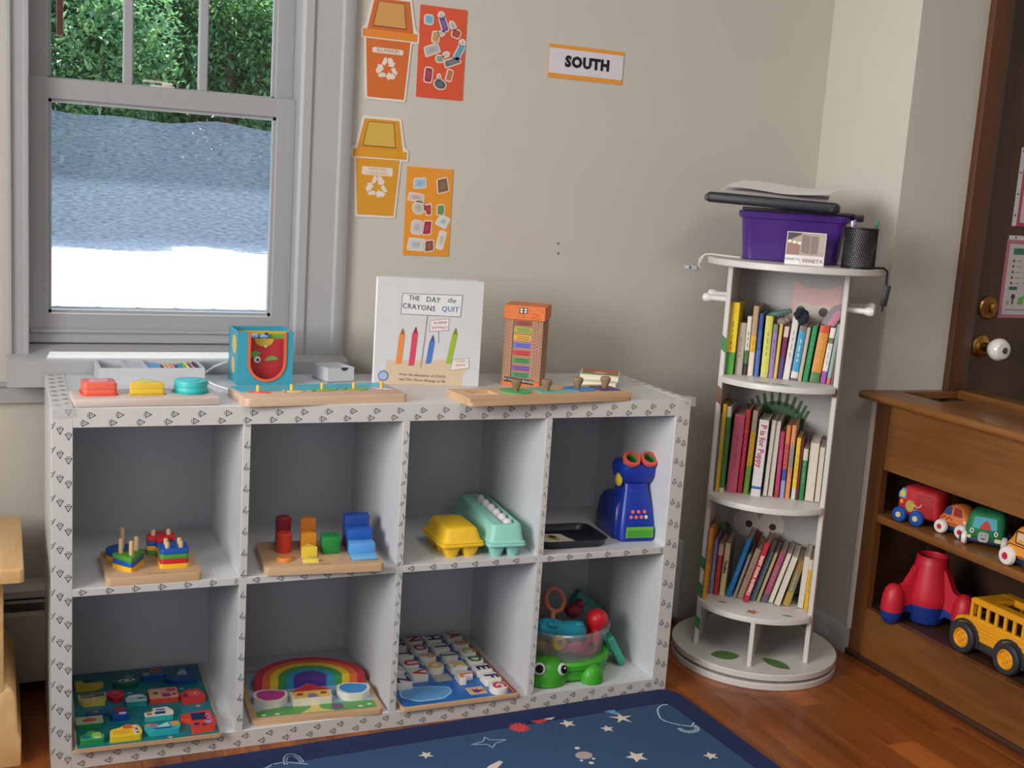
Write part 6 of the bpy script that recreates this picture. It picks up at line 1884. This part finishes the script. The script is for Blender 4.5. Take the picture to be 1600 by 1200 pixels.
def pr_green(t):
    # face of the van on its front side (local -x)
    q = MB().at((-.0265, 0, 0), (pi / 2, 0, -pi / 2))
    q.prism(rpoly([(-.030, .050), (.030, .050), (.026, .080), (-.026, .080)], .006), 0, .001, 0).prism(rpoly([(-.014, .050), (.016, .050), (.010, .066), (.004, .074), (-.006, .066)], .004), .001, .0016, 1).prism(rrect(-.014, .012, .016, .042, .008), 0, .001, 2)
    q.prism(ell(-.030, .042, .005, .007, 12), 0, .001, 3).prism(ell(.028, .042, .005, .007, 12), 0, .001, 3).prism(ell(-.030, .042, .002, .004, 8), .001, .0015, 4).prism(ell(.028, .042, .002, .004, 8), .001, .0015, 4).prism(rrect(.026, .042, .020, .030, .003), 0, .001, 5).prism(rrect(-.040, -.030, .022, .030, .003), 0, .001, 5)
    q.prism(ell(-.001, .026, .006, .003, 10, pi, 2 * pi), .001, .0015, 4).prism(ell(-.005, .034, .0012, .002, 6), .001, .0015, 4).prism(ell(.004, .034, .0012, .002, 6), .001, .0015, 4)
    q.build('face_print', [mat((80, 170, 190), .5), mat((190, 60, 50), .5), mat((160, 164, 160), .5), mat((206, 214, 206), .5), mat((24, 40, 40), .5), mat((206, 206, 150), .5)], t, smooth=0)
soft_car('soft_car', 'green soft toy van with a smiling grille beside the orange cars', (2.215, -.262, ZMID), .62, (36, 122, 74), pr_green, vanp, -.027, .060, wy=(.040, -.042), wr=.018, cross=True)
def pr_orange2(t):
    q = MB().at((-.0285, 0, 0), (pi / 2, 0, -pi / 2))
    q.prism(rrect(-.016, .018, .060, .092, .006), 0, .0010, 1).prism(rrect(-.012, .014, .063, .089, .004), .001, .0016, 0).prism(ell(.001, .076, .009, .011, 14), .0016, .0020, 2).prism(ell(.001, .068, .007, .005, 12), .0020, .0024, 3)
    q.prism(rrect(-.040, .050, .030, .056, .010), 0, .0010, 1).prism(rrect(-.038, .048, .032, .054, .009), .001, .0016, 4).prism(ell(-.034, .040, .006, .005, 12), .0016, .002, 5).prism(ell(.036, .050, .012, .004, 10), .0016, .002, 2)
    q.build('door_print', [mat((226, 170, 110), .5), mat((40, 30, 30), .5), mat((206, 190, 170), .5), mat((200, 160, 60), .5), mat((226, 146, 56), .5), mat((226, 190, 130), .5)], t, smooth=0)
carp2 = [(.050, .020), (.054, .050), (.036, .070), (.020, .100), (-.012, .108), (-.050, .106), (-.070, .090), (-.076, .050), (-.076, .020)]
soft_car('soft_car', 'larger orange soft toy car with a drawn driver at the right edge of the picture', (2.178, -.432, ZMID), -.02, (222, 138, 56), pr_orange2, carp2, -.029, .050, wy=(.030, -.050), wr=.024)

# red rocket toy with blue feet
rk = thing('rocket_toy', 'red plastic rocket base with three pods and blue feet on the lower bookcase shelf', 'toy', (2.228, -.082, ZLOW))
rk.scale = (1.2, 1.2, 1.2)
M_rr = mat((196, 32, 52), .45, 'red_plastic', var=.04); M_rb = mat((24, 52, 130), .45, 'rocket_blue', var=.04)
q = MB().lathe([(0, .028), (.038, .028), (.046, .050), (.047, .066), (.042, .100), (.037, .140), (.034, .156), (.032, .158), (.029, .157), (.029, .130), (0, .126)], 36)
q.build('body', M_rr, rk)
q = MB().lathe([(0, 0), (.026, 0), (.036, .006), (.040, .020), (.046, .052), (0, .052)], 32)
q.build('blue_nozzle', M_rb, rk)
MB().tube([(.032 * cos(a), .032 * sin(a), .157) for a in [2 * pi * i / 32 for i in range(32)]], .0028, 8, closed=True).build('top_rim', M_rr, rk)
for k in range(3):
    a = radians(48 + k * 120)
    px, py = .087 * cos(a), .087 * sin(a)
    pod = MB().at((px, py, 0)).lathe([(0, .030), (.0245, .030), (.0250, .046), (.0235, .064), (.019, .080), (.011, .090), (0, .0935)], 24).build('pod', M_rr, rk)
    MB().at((px, py, 0)).lathe([(0, 0), (.012, 0), (.019, .006), (.0235, .018), (.0248, .031), (0, .031)], 24).build('blue_foot', M_rb, pod)
    # fin joining the pod to the body
    q = MB()
    ca, sa = cos(a), sin(a)
    fp = [(.030, .034), (.088, .034), (.086, .080), (.062, .092), (.040, .134), (.030, .134)]
    q.loft([[(r_ * ca - o_ * sa, r_ * sa + o_ * ca, z) for r_, z in fp] for o_ in (-.010, .010)])
    q.build('fin', M_rr, rk)
    q = MB()
    fp = [(.034, .006), (.044, .040), (.060, .040), (.080, .020), (.086, .033), (.034, .052)]
    fp = [(.030, .012), (.050, .030), (.084, .026), (.086, .035), (.030, .052)]
    q.loft([[(r_ * ca - o_ * sa, r_ * sa + o_ * ca, z) for r_, z in fp] for o_ in (-.0105, .0105)])
    q.build('blue_web', M_rb, rk)

# yellow school bus
bs = thing('toy_bus', 'yellow plastic toy school bus with dark wheels on the lower bookcase shelf', 'toy bus', (2.200, -.347, ZLOW), (0, 0, .0))
bs.scale = (1.18, 1.18, 1.18)
M_by = mat((226, 158, 30), .4, 'bus_yellow', var=.04); M_bd = mat((48, 50, 56), .5, 'bus_grey', var=.04)
bx0, bx1 = -.020, .085
# side profile along y: front of the bus (hood) at +y
low = [(.098, .034), (.100, .058), (.092, .072), (.050, .084), (-.110, .084), (-.112, .034)]
MB().loft([[(x, y, z) for y, z in inset(rpoly(low[::-1], .010, 3), e)] for x, e in ((bx0, .004), (bx0 + .004, 0), (bx1 - .004, 0), (bx1, .004))]).build('lower_body', M_by, bs)
roof = [(.054, .112), (.060, .121), (.050, .127), (-.108, .127), (-.112, .112)]
rf_ = MB().loft([[(x, y, z) for y, z in inset(rpoly(roof[::-1], .006, 3), e)] for x, e in ((bx0 - .001, .003), (bx0 + .003, 0), (bx0 + .026, 0))]).build('roof', M_by, bs)
MB().loft([[(x, y, z) for y, z in inset(rpoly(roof[::-1], .006, 3), e)] for x, e in ((bx1 - .026, 0), (bx1 - .003, 0), (bx1 + .001, .003))]).build('roof', M_by, bs)
MB().rbox(bx0 + .02, bx1 - .02, .010, .052, .113, .1265, .003, 1).build('roof_front', M_by, bs)
MB().rbox(bx0 + .02, bx1 - .02, -.112, -.090, .113, .1265, .003, 1).build('roof_rear', M_by, bs)
ys_ = [.054, .034, .010, -.014, -.038, -.062, -.086, -.110]
for sx_ in (bx0 + .001, bx1 - .007):
    for k, y in enumerate(ys_):
        MB().rbox(sx_, sx_ + .006, y - .005, y + .003, .080, .115, .001, 1).build('window_post', M_by, bs)
MB().box(bx0 + .006, bx1 - .006, -.104, .050, .086, .088).build('cabin_floor', mat((36, 26, 22), .6), bs, smooth=0)
for y in (.053, -.110):
    for xx in (bx0 + .008, (bx0 + bx1) / 2, bx1 - .014):
        MB().rbox(xx, xx + .006, y - .004, y + .002, .082, .114, .001, 1).build('window_post', M_by, bs)
q = MB().rbox(bx0 + .004, bx1 - .004, -.110, .094, .018, .036, .004, 2)
q.rbox(bx0 - .001, bx0 + .006, -.036, .040, .018, .034, .003, 2)
q.build('chassis', M_bd, bs)
for z in (.050, .058, .066):
    MB().rbox(bx0 - .0012, bx0 + .001, -.108, .028, z, z + .003, .001, 1).build('side_rib', M_by, bs)
def bus_wheel(y, sx):
    s = -1 if sx < .03 else 1
    a = MB().at((sx, y, .032), (0, s * pi / 2, 0)).lathe([(.020, 0), (.033, 0), (.034, .004), (.034, .014), (.031, .018), (.022, .018), (.020, .012)], 32).build('tyre', M_bd, bs)
    MB().at((sx, y, .032), (0, s * pi / 2, 0)).lathe([(0, .004), (.020, .004), (.0215, .016), (.0190, .018), (.016, .012), (.008, .013), (.006, .017), (0, .017)], 24).build('rim', M_by, a)
    q = MB().at((sx + s * .010, y, .032), (0, s * pi / 2, 0))
    for k in range(5):
        aa = 2 * pi * k / 5
        q.ball((.0115 * cos(aa), .0115 * sin(aa), .003), (.0035, .0035, .003), 8, 5)
    q.build('rim_spoke', M_by, a)
    # wheel arch
    q = MB()
    n = 12
    rg = []
    for i in range(n + 1):
        aa = -.25 + (pi + .5) * i / n
        rg.append([(sx - s * .012, y + r_ * cos(aa), .032 + r_ * sin(aa)) if k_ == 0 else (sx + s * .008, y + r_ * cos(aa), .032 + r_ * sin(aa)) for r_, k_ in ((.0365, 0), (.0365, 1), (.0415, 1), (.0415, 0))])
    q.loft(rg).build('wheel_arch', M_bd, bs)
for y in (.060, -.064):
    bus_wheel(y, bx0 + .004); bus_wheel(y, bx1 - .004)
# red-hubbed wheel of the next toy at the very edge
nx = thing('toy_digger', 'dark toy vehicle with a red wheel hub at the lower right picture edge', 'toy car', (2.185, -.580, ZLOW))
MB().rbox(0, .08, -.090, .070, .026, .062, .010, 3).build('body', mat((150, 40, 34), .5), nx)
MB().rbox(.010, .07, -.080, .020, .062, .098, .010, 3).build('cab', mat((60, 62, 70), .5), nx)
for y in (.048, -.060):
    for sx, s in ((.004, -1), (.076, 1)):
        w_ = MB().at((sx, y, .026), (0, s * pi / 2, 0)).lathe([(0, 0), (.024, 0), (.026, .004), (.026, .014), (.022, .018), (.016, .018), (.015, .014), (0, .014)], 26).build('tyre', mat((40, 40, 46), .6), nx)
        MB().at((sx + s * .0135, y, .026), (0, s * pi / 2, 0)).lathe([(0, 0), (.0150, 0), (.0150, .002), (.011, .005), (0, .005)], 20).build('hub', mat((206, 62, 46), .45), w_)

# papers on the door
for k, (lab, x0, z0, w, h, c) in enumerate((('pink-framed notice page in a clear sleeve on the door above the brass lock', 2.548, .972, .215, .225, (178, 112, 126)), ('second pink-framed page higher on the door at the picture edge', 2.572, 1.236, .20, .22, (176, 70, 104)))):
    t = thing('door_notice', lab, 'notice', (x0, YD + .0118, z0), WALLROT)
    MB().box(0, w, 0, h, 0, .0008).build('pink_sheet', mat(c, .5), t, smooth=0)
    MB().box(.012, w, .010, h - .012, .0009, .0013).build('white_page', mat((196, 192, 194), .4), t, smooth=0)
    MB().box(.004 if k == 0 else -.016, w if k == 0 else 0, h if k == 0 else 0, h + .012 if k == 0 else h, 0, .0006).build('sleeve_strip', mat((206, 206, 210), .4), t, smooth=0)
    q = MB()
    for j in range(4):
        if k == 0:
            q.prism(ell(.03 + j * .06, h + .006, .003, n=10), .0007, .0010)
        else:
            q.prism(ell(-.008, .03 + j * .06, .003, n=10), .0007, .0010)
    q.build('sleeve_hole', mat((40, 36, 40), .6), t, smooth=0)
    q = MB()
    q.prism([(.028, h - .042), (w, h - .042), (w, h - .024), (.028, h - .024)], .0014, .0017, 0)
    q.prism([(.028, h * .36), (.060, h * .36), (.060, h * .36 + .010), (.028, h * .36 + .010)], .0014, .0017, 0)
    for j in range(5):
        q.prism(ell(.034, h - .060 - j * .016, .004, n=8), .0014, .0017, 1)
        q.prism([(.046, h - .062 - j * .016), (.066, h - .062 - j * .016), (.066, h - .059 - j * .016), (.046, h - .059 - j * .016)], .0014, .0017, 2)
        q.prism([(.076, h - .062 - j * .016), (w - .01, h - .062 - j * .016), (w - .01, h - .059 - j * .016), (.076, h - .059 - j * .016)], .0014, .0017, 2)
    q.prism([(.024, .038), (.034, .038), (.034, .050), (.024, .050)], .0014, .0017, 2).prism(ell(.048, .062, .008, n=12), .0014, .0017, 3).prism([(.045, .040), (.051, .040), (.051, .056), (.045, .056)], .0014, .0017, 1)
    q.prism([(.066, .040), (.090, .040), (.090, .066), (.070, .058)], .0014, .0017, 4)
    q.prism([(.024, .022), (w - .01, .022), (w - .01, .026), (.024, .026)], .0014, .0017, 2)
    q.build('page_print', [mat((60, 110, 96), .5), mat((60, 56, 60), .5), mat((150, 148, 152), .5), mat((70, 70, 60), .5), mat((96, 170, 80), .5)], t, smooth=0)

# ================================================================== RUG
rug = thing('space_rug', 'dark blue space-themed rug with stars and a navy border on the wooden floor', 'rug', (1.478, -.008, 0), (0, 0, .045))
M_navy = mat((22, 40, 92), .95, 'navy_pile', var=.12, scale=400, bump=.4)
M_rblue = mat((50, 84, 126), .95, 'blue_pile', var=.10, scale=300, bump=.3)
RW, RD = 2.0, 1.5
MB().prism(rrect(-RW, 0, -RD, 0, .045, 6), .0005, .017, 0, c=.004).build('border', M_navy, rug)
fld = MB().prism(rrect(-RW + .075, -.062, -RD + .075, -.078, .030, 6), .0165, .0178, 0, c=.0005).build('blue_field', M_rblue, rug)
ct_, st_ = cos(.045), sin(.045)
def rl(wx, wy):
    dx, dy = wx - 1.478, wy + .008
    return (dx * ct_ + dy * st_, -dx * st_ + dy * ct_)
def rug_print(pts, c, name, lv=0):
    if sum(pts[i][0] * pts[(i + 1) % len(pts)][1] - pts[(i + 1) % len(pts)][0] * pts[i][1] for i in range(len(pts))) < 0:
        pts = list(reversed(pts))
    return MB().prism(pts, .0179 + lv * .0003, .0182 + lv * .0003).build(name, mat(c, .95, var=.05, scale=200), fld, smooth=0)
def rug_line(pts, c, w=.004, closed=False, name='line_print'):
    q = MB()
    n = len(pts)
    for i in range(n if closed else n - 1):
        a, b_ = Vector(pts[i]), Vector(pts[(i + 1) % n])
        d = (b_ - a).normalized(); nn = Vector((-d.y, d.x)) * w / 2; e = d * w * .3
        q.raw([(*(a - e + nn), .0181), (*(a - e - nn), .0181), (*(b_ + e - nn), .0181), (*(b_ + e + nn), .0181)], [(0, 1, 2, 3)])
    return q.build(name, mat(c, .95, var=0), fld, smooth=0, fix=False)
CREAM = (216, 206, 190)
for sx_, sy_, r_, a_ in ((1.125, -.126, .020, .3), (1.204, -.176, .017, .1), (1.203, -.317, .026, .4), (1.370, -.361, .018, .2), (.755, -.179, .017, .5), (1.05, -.45, .02, .3), (.60, -.42, .02, 0), (.30, -.50, .02, .2)):
    rug_print(star(*rl(sx_, sy_), r_, 5, .45, a_), CREAM, 'star_print')
rug_print(star(*rl(1.006, -.114), .026, 12, .68), (206, 66, 70), 'red_burst_print')
rug_print(star(*rl(1.264, -.135), .030, 5, .30, .1), CREAM, 'comet_star_print')
rug_print([rl(1.240, -.092), rl(1.268, -.090), rl(1.266, -.122)], (96, 150, 190), 'comet_tail_print')
rug_print([rl(1.045, -.092), rl(1.095, -.090), rl(1.085, -.100), rl(1.060, -.108)], (200, 60, 66), 'red_planet_print')
rug_print([rl(1.080, -.089), rl(1.110, -.088), rl(1.096, -.098)], CREAM, 'planet_ring_print', 1)
rug_print(ell(*rl(1.091, -.278), .020, .017, 20), (176, 160, 160), 'planet_print')
for sx_, sy_, r_ in ((1.092, -.243, .006), (1.075, -.298, .004), (1.091, -.314, .006), (1.105, -.298, .004)):
    rug_print(ell(*rl(sx_, sy_), r_, n=10), CREAM, 'dot_print')
rug_line([rl(*p) for p in ((.867, -.162), (.899, -.155), (.911, -.136), (.916, -.152), (.954, -.161), (.922, -.171), (.908, -.189), (.903, -.170))], (150, 180, 206), .003, True)
rug_line([rl(*p) for p in ((1.422, -.206), (1.406, -.221), (1.387, -.209), (1.372, -.196), (1.360, -.182), (1.355, -.165), (1.360, -.148), (1.367, -.130), (1.376, -.115), (1.388, -.104), (1.402, -.098), (1.412, -.100))], (176, 200, 220), .004)
for k in range(3):
    rug_line([rl(1.394 + (.026 - k * .004) * cos(a), -.228 + (.022 - k * .005) * sin(a)) for a in [.4 - 2 * pi * .62 * i / 12 for i in range(13)]], (176, 200, 220), .0035)
rug_print([rl(*p) for p in ((.84, -.29), (.87, -.262), (.90, -.248), (.905, -.256), (.885, -.275), (.865, -.300))], CREAM, 'crescent_print')
for k in range(2):
    rug_line([rl(.474 + (.020 - k * .006) * cos(a), -.135 + (.042 - k * .010) * sin(a)) for a in [pi * i / 14 for i in range(15)]], (150, 180, 210), .004)
rug_line([rl(*p) for p in ((.40, -.15), (.43, -.128), (.46, -.126), (.50, -.148))], (150, 180, 210), .004)

# ================================================================== LIGHT WOODEN STAND AT THE LEFT EDGE
tb = thing('wooden_stand', 'low light maple stand at the left picture edge beside the cube shelf', 'table', (-.05, .0, 0))
M_maple = wood((214, 168, 108), (236, 198, 140), .4, 'Y', 10, .07, 'maple', coat=.1)
MB().prism(rrect(-.55, .0, 0, .392, .010), .412, .440, 0, c=.006).build('table_top', M_maple, tb)
MB().rbox(-.53, -.038, .060, .38, .05, .412, .004, 2).build('cabinet_body', M_maple, tb)
q = MB()
q.loft([[(x, y, z) for x, y in rrect(-.545 + e, -.006 - e, .045 + e, .385, .006, 2)] for z, e in ((0, 0), (.060, 0), (.072, .006), (.150, .010), (.165, .020), (.172, .026))])
q.build('plinth', M_maple, tb)
